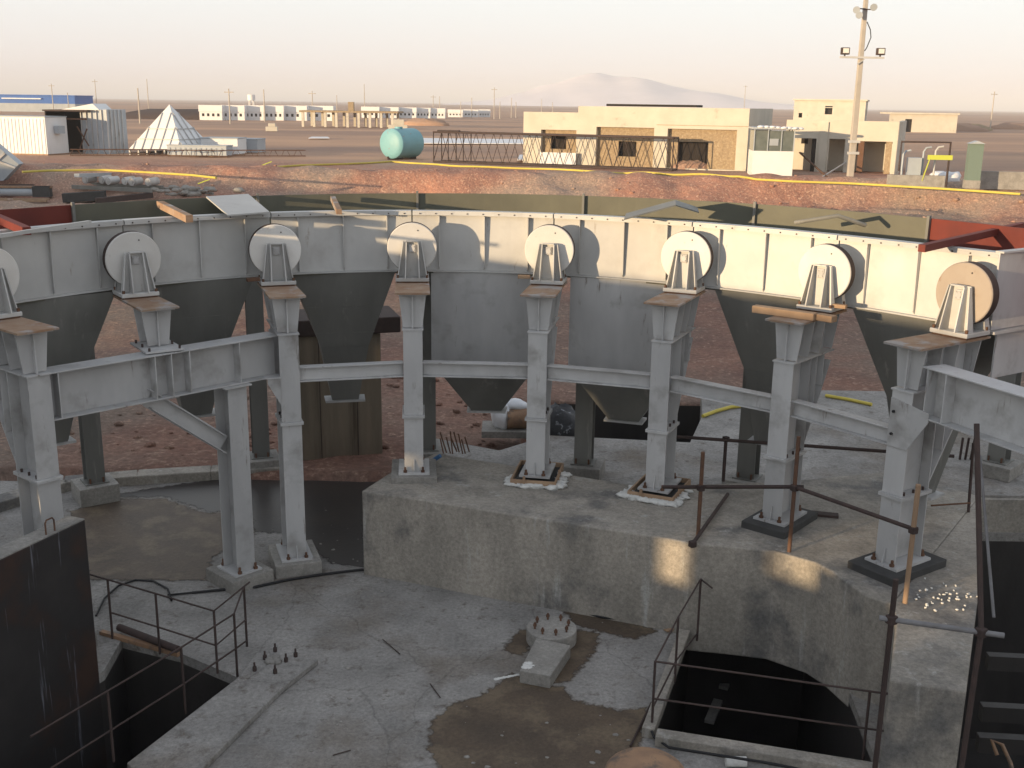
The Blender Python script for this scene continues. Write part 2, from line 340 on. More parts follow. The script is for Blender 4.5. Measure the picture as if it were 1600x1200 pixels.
# kerb along the back of the floor
kb = [P(*p, .12) for p in [(-60, 800), (100, 752), (215, 742), (330, 735), (460, 728)]]
k = MB()
for a, c in zip(kb, kb[1:]): k.bar(a-Vector((0, 0, .06)), c-Vector((0, 0, .06)), .35, .2)
tag(k.build('kerb', T['concw'], bev=.02), kind='structure')
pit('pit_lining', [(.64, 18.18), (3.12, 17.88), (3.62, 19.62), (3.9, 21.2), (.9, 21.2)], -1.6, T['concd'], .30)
def patch(name, pxs, z, m, rough=.05, seed=1):
    rnd = random.Random(seed); pts = [P(*p, z) for p in pxs]; out = []
    n = len(pts)
    for i in range(n):
        a, c = pts[i], pts[(i+1) % n]; L = (c-a).length; st = max(1, int(L/.09))
        nrm = Vector((-(c-a).y, (c-a).x, 0)).normalized()
        for j in range(st):
            t = j/st; out.append(a.lerp(c, t)+nrm*rnd.uniform(-rough, rough)*min(1, L))
    n = len(out); cen = [out[i]-(out[(i+1) % n]-out[i-1]).normalized().cross(Vector((0, 0, 1)))*0 for i in range(n)]
    area = sum(out[i].x*out[(i+1) % n].y-out[(i+1) % n].x*out[i].y for i in range(n)); sg = 1 if area > 0 else -1
    def off(i, d_):
        t = (out[(i+5) % n]-out[i-5]).normalized(); return out[i]+Vector((t.y, -t.x, 0))*sg*d_
    inner = [off(i, -.05) for i in range(n)]; outer = [off(i, .09) for i in range(n)]
    tri = tessellate_polygon([inner])
    fs = [tuple(t) for t in tri]+[(i, (i+1) % n, n+(i+1) % n, n+i) for i in range(n)]
    o = MB().add(inner+[Vector((p.x, p.y, z-.001)) for p in outer], fs).build(name, m)
    at = o.data.attributes.new('edge', 'FLOAT', 'POINT')
    for i in range(2*n): at.data[i].value = 1.0 if i < n else 0.0
    return tag(o, kind='structure')
def feather(m):
    m = m.copy(); n = m.node_tree; b_ = n.nodes['Principled BSDF']; out = n.nodes['Material Output']
    a = n.nodes.new('ShaderNodeAttribute'); a.attribute_name = 'edge'; t = n.nodes.new('ShaderNodeTexNoise'); t.inputs['Scale'].default_value = 14; t.inputs['Detail'].default_value = 6
    g_ = n.nodes.new('ShaderNodeNewGeometry'); n.links.new(g_.outputs['Position'], t.inputs[0])
    q = n.nodes.new('ShaderNodeMath'); q.operation = 'MULTIPLY_ADD'; n.links.new(t.outputs[0], q.inputs[0]); q.inputs[1].default_value = 1.3; n.links.new(a.outputs['Fac'], q.inputs[2])
    r_ = n.nodes.new('ShaderNodeMapRange'); r_.interpolation_type = 'SMOOTHSTEP'; r_.inputs['From Min'].default_value = .85; r_.inputs['From Max'].default_value = 1.45; n.links.new(q.outputs[0], r_.inputs['Value'])
    mxs = n.nodes.new('ShaderNodeMixShader'); tr = n.nodes.new('ShaderNodeBsdfTransparent')
    n.links.new(r_.outputs[0], mxs.inputs[0]); n.links.new(tr.outputs[0], mxs.inputs[1]); n.links.new(b_.outputs[0], mxs.inputs[2]); n.links.new(mxs.outputs[0], out.inputs['Surface'])
    return m
WETF, WETDF = feather(T['wet']), feather(T['wetd'])
patch('wet_patch', [(678, 1130), (700, 1105), (760, 1085), (800, 1052), (830, 1070), (880, 1075), (895, 1095), (965, 1112), (1010, 1105), (1000, 1150), (965, 1215), (700, 1215), (672, 1170)], .004, WETF, .035, 2)
patch('wet_patch', [(880, 952), (935, 962), (1000, 978), (1025, 985), (990, 997), (935, 985), (900, 975)], .004, WETF, .015, 3)
patch('wet_patch', [(900, 985), (935, 990), (925, 1020), (890, 1062), (866, 1066), (840, 1030)], .004, WETF, .02, 4)
patch('wet_patch', [(790, 1015), (812, 985), (825, 985), (823, 1015), (812, 1022)], .004, WETF, .015, 5)
patch('wet_patch', [(170, 775), (250, 762), (330, 750), (470, 735), (640, 722), (640, 760), (568, 775), (568, 885), (520, 880), (470, 835), (400, 830), (390, 795), (330, 800), (260, 775)], .004, WETDF, .03, 6)
patch('dusty_patch', [(110, 800), (165, 780), (255, 780), (322, 803), (385, 800), (395, 835), (330, 870), (320, 905), (170, 905), (140, 905)], .008, WETF, .03, 7)
# ------------------------------------------------------------------ ring geometry
RC = Vector((-.75, 7.7, 0))
WZ = 4.26; LIPZ = 4.73; LOWZ = 3.867
wpx = [(-16, 433), (209, 405.5), (430.6, 391), (644, 387), (858, 391), (1071, 402.5), (1287, 426), (1505, 459)]
WH = [P(*p, WZ) for p in wpx]
def pol(p): d = p-RC; return math.atan2(d.x, d.y), math.hypot(d.x, d.y)
def fit(px, z, deg):
    q = [pol(P(*p, z)) for p in px]; a = np.array(q); c = np.polyfit(a[:, 0], a[:, 1], deg); lo_, hi_ = a[:, 0].min(), a[:, 0].max()
    def f(t):
        if t < lo_: return float(np.polyval(c, lo_))+(t-lo_)*.2
        if t > hi_: return float(np.polyval(c, hi_))
        return float(np.polyval(c, t))
    return f
rin = fit([(0, 363), (60, 357), (120, 352), (240, 343), (420, 334), (640, 330), (860, 336), (1100, 350), (1300, 368), (1535, 395)], LIPZ, 4)
OUTZ = 4.86
rout = fit([(0, 328), (112, 320), (230, 314), (420, 305), (650, 302), (910, 306), (1180, 319), (1455, 341), (1600, 357)], OUTZ, 4)
def rp_(r, t, z): return Vector((RC.x+r*math.sin(t), RC.y+r*math.cos(t), z))
wphi = [pol(p)[0] for p in WH]
step = (wphi[7]-wphi[0])/7
bays = [wphi[0]-2*step, wphi[0]-step]+wphi
bays[-1] = pol(P(1535, 395, LIPZ))[0]
ring = empty('ring_trough', (0, 0, 0), 0, 'huge pale grey steel ring trough with ribbed curved inner wall resting on the rollers', 'ring trough')
ROFF = .20                                    # inner wall face stays clear of the roller backs
def strip(mb, f0, z0, f1, z1, t0, t1, n, th):
    a = []; 
    for i in range(n+1):
        t = t0+(t1-t0)*i/n
        r0, r1 = f0(t), f1(t); q_ = 0 if f0 is rout else zo_(t)
        a += [rp_(r0, t, z0+q_), rp_(r1, t, z1+q_), rp_(r1+th, t, z1+q_), rp_(r0+th, t, z0+q_)]
    fs = [(3, 2, 1, 0), (4*n, 4*n+1, 4*n+2, 4*n+3)]
    for i in range(n):
        for j in range(4): fs.append((4*i+j, 4*i+(j+1) % 4, 4*i+4+(j+1) % 4, 4*i+4+j))
    mb.add(a, fs)
_w = np.array([pol(p) for p in WH]); _wc = np.polyfit(_w[:, 0], _w[:, 1], 3)
def ri(t):
    a = rin(t)+ROFF; b_ = float(np.polyval(_wc, max(_w[0, 0], min(_w[-1, 0], t))))+.36
    return a+math.log(1+math.exp((b_-a)*12))/12
def zo_(t): return -.13*(ri(t)-rin(t)-ROFF)   # the ring dips a few centimetres to the right
for bi, (t0, t1) in enumerate(zip(bays, bays[1:])):
    g_ = .0012
    m = MB(); strip(m, ri, LOWZ+.02, ri, LIPZ-.02, t0+g_, t1-g_, 10, .02)
    p_ = m.build('wall_panel', T['white'], ring)
    m = MB(); strip(m, lambda t: ri(t)-.07, LIPZ-.02, lambda t: ri(t)-.07, LIPZ, t0+g_, t1-g_, 10, .16)
    strip(m, lambda t: ri(t)-.075, LIPZ-.06, lambda t: ri(t)-.075, LIPZ-.0205, t0+g_, t1-g_, 10, .012)
    m.build('top_flange', T['white'], ring)
    m = MB(); strip(m, lambda t: ri(t)-.05, LOWZ, lambda t: ri(t)-.05, LOWZ+.018, t0+g_, t1-g_, 10, .14)
    m.build('bottom_flange', T['white'], ring)
    for q in range(9):
        t = t0+(t1-t0)*(q+.5)/9; c = rp_(ri(t)-.076, t, LIPZ-.035+zo_(t)); o_ = rp_(ri(t)-.088, t, LIPZ-.035+zo_(t))
        MB().tube([o_, c], .009, 6).build('bolt', T['darksteel'], ring)
    for fr_ in (.19, .51, .82):
        t = t0+(t1-t0)*fr_; m = MB(); u = Vector((math.cos(t), -math.sin(t), 0))*.006; r0 = ri(t); q_ = zo_(t)
        m.ext([rp_(r0-.002, t, LOWZ+.03+q_)-u, rp_(r0-.045, t, LOWZ+.07+q_)-u, rp_(r0-.07, t, LIPZ-.12+q_)-u, rp_(r0-.07, t, LIPZ-.07+q_)-u, rp_(r0-.002, t, LIPZ-.07+q_)-u], u*2)
        m.build('rib', T['white'], p_)
# outer wall: panels of different primer
nb = 9; ot = [R(-84), pol(P(112, 320, OUTZ))[0], pol(P(420, 305, OUTZ))[0]-.02, pol(P(652, 302, OUTZ))[0], pol(P(912, 306, OUTZ))[0], pol(P(1180, 319, OUTZ))[0], pol(P(1455, 341, OUTZ))[0], R(70)]
om = ['redp', 'olive', 'olive', 'olive', 'olive', 'olive', 'redp']
for i, (t0, t1) in enumerate(zip(ot, ot[1:])):
    m = MB(); strip(m, rout, 3.8, rout, OUTZ, t0+.001, t1-.001, 10, .02)
    o = m.build('outer_panel', T[om[i]], ring)
    if om[i] == 'redp': o['label'] = 'dark red primed outer wall panel'
    m = MB(); u = Vector((math.cos(t1), -math.sin(t1), 0))
    c = rp_(rout(t1)-.03, t1, 4.42); m.box(c, (.035, .06, .95), -t1); m.build('panel_joint', T['dark'], ring)
m = MB(); strip(m, ri, 3.84, ri, 3.86, bays[0], bays[-1], 60, 1.2); m.build('trough_floor', T['olive'], ring)
# radial closing wall at the right end
t = bays[-1]; e0 = rp_(ri(t)-.07, t, 0); e1 = rp_(rout(t)+.9, t, 0); e0.z = e1.z = 0; EZ = zo_(t)
m = MB(); m.bar(V2(e0, (3.88+LIPZ)/2+EZ), V2(e1, (3.88+LIPZ)/2+EZ), .02, LIPZ-3.88); m.build('end_wall', T['paint'], ring)
m = MB(); m.bar(V2(e0, 3.85+EZ), V2(e1, 3.85+EZ), .12, .03); m.bar(V2(e0, LIPZ+.01+EZ), V2(e1, LIPZ+.01+EZ), .1, .02); m.build('end_flange', T['paint'], ring)
m = MB(); m.bar(V2(e0, 3.57+EZ)+Vector((.12, .1, 0)), V2(e1, 3.57+EZ), .02, .52); m.build('end_skirt', T['paint'], ring)
# pieces spanning the trough
def span(name, pa, za, pb, zb, wd, h, m_, lab=None):
    a = P(*pa, za); c = P(*pb, zb); mb = MB().bar(a, c, wd, h); o = mb.build(name, T[m_], ring)
    if lab: o['label'] = lab
    return o
span('cross_beam', (250, 319), 4.81, (296, 342), 4.755, .09, .09, 'rustp')
span('cross_beam', (520, 310), 4.81, (530, 331), 4.755, .07, .07, 'rustp')
span('cross_beam', (-20, 334), 4.80, (42, 361), 4.755, .09, .09, 'redp', 'orange red beam across the trough')
span('cross_beam', (1600, 352), 4.80, (1440, 388), 4.74, .08, .08, 'redp', 'dark red beam across the trough')
m = MB(); q = [P(322, 309, 4.87), P(388, 305, 4.87), P(421, 333, 4.745), P(356, 338, 4.745)]
m.ext(q, (0, 0, .02)); o = m.build('bridge_plate', T['white'], ring)
def tent(a, b_, c, za, zb, m1):
    A = P(*a, za); B = P(*b_, zb); Cc = P(*c, za); off = Vector((.1, .75, 0))
    mb = MB(); n1 = Vector((0, 0, .018)); mb.ext([A, B, B+off, A+off], n1); mb.ext([B, Cc, Cc+off, B+off], n1); return mb.build('ridge_cover', T[m1], ring)
tent((975, 344), (1056, 322), (1092, 333), 4.75, 4.92, 'dark')
m = MB(); m.tube([P(1242, 348, 4.75), P(1309, 337, 4.88), P(1352, 352, 4.75)], .03, 6); m.build('ridge_frame', T['dark'], ring)
m = MB(); m.bar(P(-10, 370, 4.78), P(140, 347, 4.765), .05, .04); m.build('loose_strip', T['white'], ring)
# ------------------------------------------------------------------ hoppers under the ring
def hopper(t0, t1, zc, label, zo=1.8, m_='dark', plate=False):
    tm = (t0+t1)/2; rr = ri(tm)
    root = empty('discharge_hopper', rp_(rr+.6, tm, zo), -tm, label, 'hopper', 'discharge hoppers under the ring trough')
    L = Matrix.Rotation(tm, 4, 'Z') @ Matrix.Translation(-root.location)
    loc = lambda p: L @ p
    def ringq(ha, r0, r1, z): return [loc(rp_(r0, tm-ha, z)), loc(rp_(r0, tm+ha, z)), loc(rp_(r1, tm+ha, z)), loc(rp_(r1, tm-ha, z))]
    ha = (t1-t0)/2
    if plate:
        m = MB().loft(ringq(ha, rr+.01, rr+1.15, LOWZ-.004+zo_(tm)), ringq(ha, rr+.01, rr+1.15, zc), False); m.build('bin', T['paint'], root)
        m = MB().loft(ringq(ha, rr+.01, rr+1.15, zc-.002), ringq(.028, rr+.5, rr+.75, zo+.06), False); m.build('cone', T[m_], root)
        m = MB().box(loc(rp_(rr-.004, tm-.02, 3.55)), (.13, .012, .05), 0); m.build('name_plate', T['ochre'], root)
    else:
        k = .5; zm = 2.72
        m = MB().loft(ringq(ha, rr+.01, rr+1.15, LOWZ-.004+zo_(tm)), ringq(ha*.46, rr+.3, rr+.95, zm), False); m.build('bin', T[m_], root)
        m = MB().loft(ringq(ha*.46, rr+.3, rr+.95, zm-.002), ringq(.024, rr+.5, rr+.72, zo+.06), False); m.build('cone', T[m_], root)
    if not plate:
        for zq in (3.35, 2.95):
            f_ = (LOWZ-zq)/(LOWZ-zm); hq = ha+(ha*.46-ha)*f_; r0 = rr+.01+.29*f_; r1 = rr+1.15-.2*f_
            MB().loft(ringq(hq+.0006, r0-.005, r1+.004, zq), ringq(hq+.0006, r0-.004, r1+.004, zq-.010), False).build('seam', T['dark'], root)
    else:
        MB().box(loc(rp_(rr-.002, tm, 3.2)), (1.2, .012, .01), 0).build('seam', T['paint'], root)
    m = MB().loft(ringq(.036, rr+.46, rr+.78, zo+.06), ringq(.036, rr+.46, rr+.78, zo+.03)); m.build('outlet_flange', T['paint'], root)
    return root
d = .145
wp = wphi
hopper(wp[0]-step*.92, wp[0]-step*.1, 2.8, 'dark funnel hopper at the far left edge of the ring')
hopper(wp[0]+step*.12, wp[1]-step*.10, 2.8, 'dark funnel hopper left of the roller that stands on the girder')
hopper(wp[1]+step*.10, wp[2]-step*.14, 2.8, 'dark funnel hopper directly behind the long left girder')
hopper(wp[2]+step*.14, wp[3]-step*.12, 2.8, 'dark funnel hopper in front of the boarded concrete pier')
hopper(wp[3]+step*.13, wp[4]-step*.10, 2.52, 'square grey bin with pointed bottom, the left one of two with a flat upright front', 1.6, plate=True)
hopper(wp[4]+step*.13, wp[5]-step*.12, 2.52, 'square grey bin with pointed bottom, the right one of two with a flat upright front', 1.6, plate=True)
hopper(wp[5]+step*.18, wp[6]-step*.12, 2.8, 'dark funnel hopper between the bare rusty plate column and the one with timbers', 1.6)
hopper(wp[6]+step*.14, wp[7]-step*.05, 2.8, 'dark funnel hopper beside the column that carries the right girder', 1.45)
# ------------------------------------------------------------------ rollers
def make_roller():
    root = empty('support_roller', (0, 0, 0), 0)
    m = MB()
    prof = [(.333, 0), (.342, .010), (.342, .125), (.333, .135)]
    for (ra, ya), (rb, yb) in zip(prof, prof[1:]):
        n = 48; A = [Vector((ra*math.cos(2*math.pi*i/n), ya, WZ+ra*math.sin(2*math.pi*i/n))) for i in range(n)]
        B_ = [Vector((rb*math.cos(2*math.pi*i/n), yb, WZ+rb*math.sin(2*math.pi*i/n))) for i in range(n)]
        m.add(A+B_, [(i, (i+1) % n, n+(i+1) % n, n+i) for i in range(n)], True)
    rm = MB(); n = 48
    for (ra, ya), (rb, yb) in (((.3425, .018), (.3445, .022)), ((.3445, .022), (.3445, .126)), ((.3445, .126), (.3425, .132))):
        rm.add([Vector((ra*math.cos(2*math.pi*i/n), ya, WZ+ra*math.sin(2*math.pi*i/n))) for i in range(n)]+[Vector((rb*math.cos(2*math.pi*i/n), yb, WZ+rb*math.sin(2*math.pi*i/n))) for i in range(n)], [(i, (i+1) % n, n+(i+1) % n, n+i) for i in range(n)], True)
    n = 48
    for r_, y_ in ((.333, 0), (.333, .135)):
        m.add([Vector((r_*math.cos(2*math.pi*i/n), y_, WZ+r_*math.sin(2*math.pi*i/n))) for i in range(n)], [tuple(range(n))])
    wl = m.build('wheel', T['disc'], root)
    rm.build('tread', T['darksteel'], wl)
    m = MB()
    for a in (1.25,):
        m.tube([(.25*math.cos(a), -.006, WZ+.25*math.sin(a)), (.25*math.cos(a), .002, WZ+.25*math.sin(a))], .009, 8)
    m.build('lifting_hole', T['black'], wl)
    m = MB(); m.tube([(0, -.06, WZ), (0, .2, WZ)], .04, 14); m.build('axle', T['darksteel'], root)
    m = MB().box((0, .02, 3.843), (.46, .44, .05)); bp = m.build('base_plate', T['white'], root, bev=.008)
    m = MB(); m.box((0, .02, 3.809), (.42, .40, .018)); m.build('rusty_shim', T['rust'], root)
    for sx_ in (-1, 1):
        for yy in (-.17, .20):
            m = MB(); m.tube([(sx_*.20, yy, 3.868), (sx_*.20, yy, 3.905)], .018, 6); m.build('bolt', T['rust'], root)
    for side in (-1, 1):
        y0 = -.065 if side < 0 else .165
        st = empty('bearing_stand', (0, 0, 0), 0); st.parent = root
        m = MB(); m.ext([(-.20, y0, 3.869), (.20, y0, 3.869), (.125, y0, WZ+.10), (-.125, y0, WZ+.10)], (0, .02, 0))
        m.build('back_plate', T['white'], st)
        for sx_ in (-1, 1):
            xb, xt = sx_*.095, sx_*.08
            m = MB(); ya = y0 if side < 0 else y0+.02; dd = side
            m.ext([(xb-.007, ya, 3.869), (xb-.007, ya+dd*.17, 3.869), (xt-.007, ya+dd*.06, WZ+.09), (xt-.007, ya, WZ+.09)], (.014, 0, 0))
            m.build('rib', T['white'], st)
        for sx_ in (-1, 1):
            m = MB(); xa = sx_*.198
            m.ext([(xa-.006, y0, 3.869), (xa-.006, y0+side*.10, 3.869), (sx_*.125-.006, y0+side*.03, WZ+.09), (sx_*.125-.006, y0, WZ+.09)], (.012, 0, 0))
            m.build('side_rib', T['white'], st)
        if side < 0:
            m = MB(); m.box((0, y0-.012, WZ), (.095, .022, .11)); m.build('bearing_cap', T['paint'], st, bev=.01)
            m = MB(); m.tube([(0, y0-.03, WZ), (0, y0-.022, WZ)], .036, 14)
            for a in range(4): m.tube([(.036*math.cos(a*1.57+.8), y0-.036, WZ+.045*math.sin(a*1.57+.8)), (.036*math.cos(a*1.57+.8), y0-.02, WZ+.045*math.sin(a*1.57+.8))], .007, 6)
            m.build('cap_cover', T['paint'], st)
            m = MB(); m.box((0, y0-.03, WZ+.10), (.16, .06, .014)); m.build('top_tab', T['white'], st)
    return root
rl = ['flat round roller cut by the left photo edge', 'pale round roller standing on the long left girder on its own bracket',
      'pale round roller lit only across its top, above the column where the left girder ends', 'round roller over the column at the left end of the concrete block, half in shade',
      'bright sunlit round roller over the left one of the two columns with foamed feet', 'bright sunlit round roller directly left of the one on timbers',
      'bright sunlit round roller with a hole near its top, seated above two raw timbers', 'tan round roller at the far right end of the ring wall']
proto = make_roller()
for i in range(8):
    o = proto if i == 0 else clone(proto)
    o.location = (WH[i].x, WH[i].y, 0); o.rotation_euler = (0, 0, -wphi[i])
    tag(o, rl[i], 'roller', 'support rollers under the ring trough')
    if i == 7:
        wh_ = [c for c in o.children if c.name.startswith('wheel')][0]; wh_.data = wh_.data.copy(); wh_.data.materials[0] = mat('tan_disc', (.38, .33, .28), (.31, .26, .22), 2, .6, .001, 7, c4=(.25, .17, .12), s4=8, t4=(.6, .74))  # last disc has its own darker tan colour
# ------------------------------------------------------------------ columns under the rollers
HW = .128; CF = -.90; CB = -.42                # half flange width, front and back of the column
HEAD = 3.30; TOPP = 3.80; SPL = 2.10
def bolts(mb, pts, r=.014, h=.04):
    for p in pts: mb.tube([p, (p[0], p[1], p[2]+h)], r, 6)
def head_parts(root, z0, cf, cb, m_=None):
    pm = T['paint']; yb = .26
    MB().box((0, (cf-.10+yb)/2, TOPP-.012), (.46, yb-cf+.10, .024)).build('top_plate', T['rustp'], root)
    MB().box((0, (cf-.04+yb-.04)/2, TOPP-.034), (.38, yb-cf, .018)).build('under_plate', pm, root)
    MB().box((0, (cf+.02+.18)/2, (z0+TOPP)/2-.02), (.016, .16-cf, TOPP-z0-.05)).build('head_web', pm, root)
    if m_: bpy.data.objects.remove([c for c in root.children if c.name.startswith('head_web')][0]); MB().ext([(-.008, y, z) for y, z in [(cf+.03, z0+.002), (-.46, z0+.002), (.16, TOPP-.16), (.16, TOPP-.045), (cf+.03, TOPP-.045)]], (.016, 0, 0)).build('head_web', pm, root)
    for k_, y in enumerate((cf+.07, -.47) if m_ else (cf+.07, cf+.36, cf+.66, .16)):
        w0 = HW if k_ < 3 else HW*.9
        MB().ext([(-w0, y, z0+.012), (w0, y, z0+.012), (.18, y, TOPP-.045), (-.18, y, TOPP-.045)], (0, .014, 0)).build('head_stiffener', pm, root)
def make_support(zb, name='support_column'):
    root = empty(name, (0, 0, 0), 0); pm = T['paint']
    # upper shaft (H section) between splice and head
    def shaft(z0, z1, nm):
        for nm2, c, d_ in (('front_flange', (0, CF+.008, (z0+z1)/2), (2*HW, .016, z1-z0)), ('rear_flange', (0, CB-.008, (z0+z1)/2), (2*HW, .016, z1-z0)), ('web', (0, (CF+CB)/2, (z0+z1)/2), (.014, CB-CF-.034, z1-z0))):
            MB().box(c, d_).build(nm+'_'+nm2, pm, root, bev=.003)
    shaft(SPL+.02, HEAD-.02, 'upper_shaft'); shaft(zb+.03, SPL-.02, 'lower_shaft')
    for z in (SPL-.0095, SPL+.0095): MB().box((0, (CF+CB)/2, z), (.30, CB-CF+.07, .018)).build('splice_plate', T['paint'], root)
    m = MB(); bolts(m, [(sx_*.10, y, SPL+.018) for sx_ in (-1, 1) for y in (CF+.07, CB-.07, (CF+CB)/2)]); m.build('splice_bolts', T['darksteel'], root)
    MB().box((0, (CF+.17)/2, HEAD-.009), (.28, .20-CF, .018)).build('head_plate', pm, root)
    head_parts(root, HEAD, CF, CB)
    return root
def ext_arm(root):
    # tapered cantilever arm from the column outwards, seen side-on at the right
    pm = T['paint']; yo = .16; zt0 = HEAD-.02
    MB().ext([(-.007, y, z) for y, z in [(CB+.002, SPL+.12), (yo, HEAD-.13), (yo, zt0), (CB+.002, zt0)]], (.014, 0, 0)).build('arm_web', pm, root)
    MB().bar((0, CB+.004, SPL+.11), (0, yo, HEAD-.14), .24, .016).build('arm_flange', pm, root)
    for y in (-.24, -.04):
        zz = SPL+.13+(y-CB)/(yo-CB)*(HEAD-.25-SPL)+.02
        for sd in (-1, 1): MB().box((sd*.065, y, (zz+zt0)/2), (.11, .012, zt0-zz-.002)).build('arm_stiffener', pm, root)
def base_parts(root, zb, front=CF, back=CB):
    m = MB().box((0, (front+back)/2, zb+.014), (.42, back-front+.14, .028)); m.build('base_plate', T['paint'], root)
    for sx_ in (-1, 1):
        for y in (front-.035, back+.035):
            m = MB(); m.tube([(sx_*.12, y, zb+.028), (sx_*.12, y, zb+.10)], .016, 6); m.tube([(sx_*.12, y, zb+.029), (sx_*.12, y, zb+.055)], .028, 6); m.build('anchor_bolt', T['rust'], root)
    m = MB().ext([(-.006, front-.001, zb+.029), (-.006, front-.055, zb+.029), (-.006, front-.012, zb+.20), (-.006, front-.001, zb+.20)], (.012, 0, 0)); m.build('base_gusset', T['paint'], root)
cl = {0: 'steel column at the left edge rising behind the dark stained wall panel', 2: 'tall steel column where the left girder ends, standing on its own footing',
      3: 'steel column at the left end of the concrete block, on a square concrete pad', 4: 'steel column whose foot is boxed in with boards and lumpy white foam, left one of two',
      5: 'steel column with a white foamed boxed foot, close left of the rusty scaffold post', 6: 'steel column with two raw timbers lying on its head plate',
      7: 'steel column with bolted gusset that carries the right-hand girder'}
ZB = {0: .18, 2: .18, 3: BT+.09, 4: BT+.03, 5: BT+.03, 6: BT+.09, 7: BT+.09}
hi = make_support(BT+.09); ext_arm(hi)
sup = {}
lowc = make_support(.18)
def place(o, i): o.location = (WH[i].x, WH[i].y, 0); o.rotation_euler = (0, 0, -wphi[i]); return tag(o, cl[i], 'steel column', 'steel columns carrying the rollers')
base_parts(hi, BT+.09); base_parts(lowc, .18); ext_arm(lowc)
sup[3] = hi
for i in (4, 5, 6, 7): sup[i] = clone(hi)
sup[2] = lowc; sup[0] = clone(lowc)
for i in sup: place(sup[i], i)
def LW(i, x, y, z):                      # local point of station i to world
    return Matrix.Translation((WH[i].x, WH[i].y, 0)) @ Matrix.Rotation(-wphi[i], 4, 'Z') @ Vector((x, y, z))
# bolted gusset on the right column, small ledge gusset on column 2
def child_at(mb, name, mat_, root, bev=0): return mb.build(name, mat_, root, bev)
m = MB().ext([(HW-.25, CF-.016, 3.20), (HW+.22, CF-.016, 3.12), (HW+.22, CF-.016, 3.02), (HW+.0, CF-.016, 2.66), (HW-.25, CF-.016, 2.66)], (0, .014, 0)); m.build('side_gusset', T['paint'], sup[7])
m = MB(); 
for z in (3.05, 2.80): m.tube([(HW-.2, CF-.034, z), (HW-.2, CF-.014, z)], .016, 8)
m.build('gusset_bolts', T['black'], sup[7])
m = MB().ext([(-HW, CF-.016, 2.72), (-HW-.16, CF-.016, 2.72), (-HW-.16, CF-.016, 2.66), (-HW, CF-.016, 2.36)], (0, .014, 0)); m.build('side_gusset', T['paint'], sup[2])
m = MB().box((-HW-.09, CF+.09, 2.73), (.2, .22, .014)); m.build('seat_plate', T['paint'], sup[2])
# pads, grout and foam boxes
def pad(i, z0, z1, dx, dy, m_, name, label, cat):
    root = LW(i, 0, (CF+CB)/2, 0)
    b = MB().box((0, 0, (z0+z1)/2), (dx, dy, z1-z0)); o = b.build(name, T[m_], None, .012); o.location = root; o.rotation_euler = (0, 0, -wphi[i])
    return tag(o, label, cat, 'pads under the columns')
pad(3, BT-.01, BT+.09, .62, .80, 'foot', 'concrete_pad', 'square light concrete pad at the left end of the block top', 'pad')
pad(6, BT-.01, BT+.09, .58, .92, 'grout', 'grout_pad', 'dark grout pad under the column with timbers on its head', 'pad')
pad(7, BT-.01, BT+.09, .60, .98, 'grout', 'grout_pad', 'dark grout pad at the sunlit right corner of the block', 'pad')
pad(2, -.01, .18, .62, .80, 'foot', 'concrete_footing', 'grey footing under the tall column, right one of the pair on the floor', 'footing')
pad(0, -.01, .18, .62, .80, 'foot', 'concrete_footing', 'grey footing hidden behind the dark wall panel', 'footing')
for i in (4, 5):
    root = empty('foot_formwork', LW(i, 0, (CF+CB)/2, BT), -wphi[i], ('timber box with lumpy white foam edge, the one farther from the scaffold' if i == 4 else 'timber box with lumpy white foam edge, right beside the rusty scaffold post'), 'formwork', 'foamed column boxes')
    m = MB().box((0, 0, .015), (.56, .78, .03)); m.build('grout_bed', T['grout'], root)
    for nm_, c, d_ in (('board', (0, -.41, .045), (.62, .025, .09)), ('board', (.30, 0, .045), (.025, .80, .09)), ('board', (-.30, 0, .045), (.025, .80, .09)), ('board', (0, .41, .045), (.62, .025, .09))):
        MB().box(c, d_).build(nm_, T['wood'], root)
    rnd = random.Random(i); m = MB()
    for k_ in range(80):
        sd = rnd.random()
        if sd < .6: c = (rnd.uniform(-.33, .33), -.45+rnd.uniform(-.02, .025), .02)
        elif sd < .8: c = (.345+rnd.uniform(-.02, .03), rnd.uniform(-.42, .15), .025)
        else: c = (-.345+rnd.uniform(-.02, .02), rnd.uniform(-.44, -.05), .02)
        r_ = rnd.choice([.015, .025, .04, .06]); m.blob(c, r_*1.5, r_*.9, r_*.55, k_, 9, 6, .4)
    m.build('foam_edge', T['foam'], root)
    m = MB(); m.box((-.12, -.44, .09), (.035, .02, .12), .1); m.box((.32, -.2, .11), (.02, .035, .16), .2); m.build('peg', T['wood'], root)
# two timbers on column 6
for (x, y, l, h, rz, lab) in ((-.14, -.72, .78, .085, .03, 'long raw timber laid on the column head under a sunlit roller'), (.36, -.66, .22, .075, -.15, 'short raw timber end beside the long one on the column head')):
    o = MB().box((0, 0, 0), (l, .12, h)).build('timber', T['wood'], None, .006); o.location = LW(6, x, y+.02, TOPP+h/2+.001); o.rotation_euler = (0, 0, -wphi[6]+rz)
    tag(o, lab, 'timber')
for i, x, lab in ((4, -.33, 'small wooden wedge left under the second roller on the block'), (2, -.32, 'rusty brown wedge at the left of the half-lit roller base'), (6, .62, 'pale timber offcut poking out right of the roller on timbers')):
    o = MB().box((0, 0, 0), (.17, .08, .045)).build('timber_wedge', T['wood' if i != 2 else 'rust'], None, .004); o.location = LW(i, x if i != 6 else .27, -.08, 3.869+.0235 if i != 6 else 3.892); o.rotation_euler = (0, 0, -wphi[i]+.12)
    tag(o, lab, 'wedge')
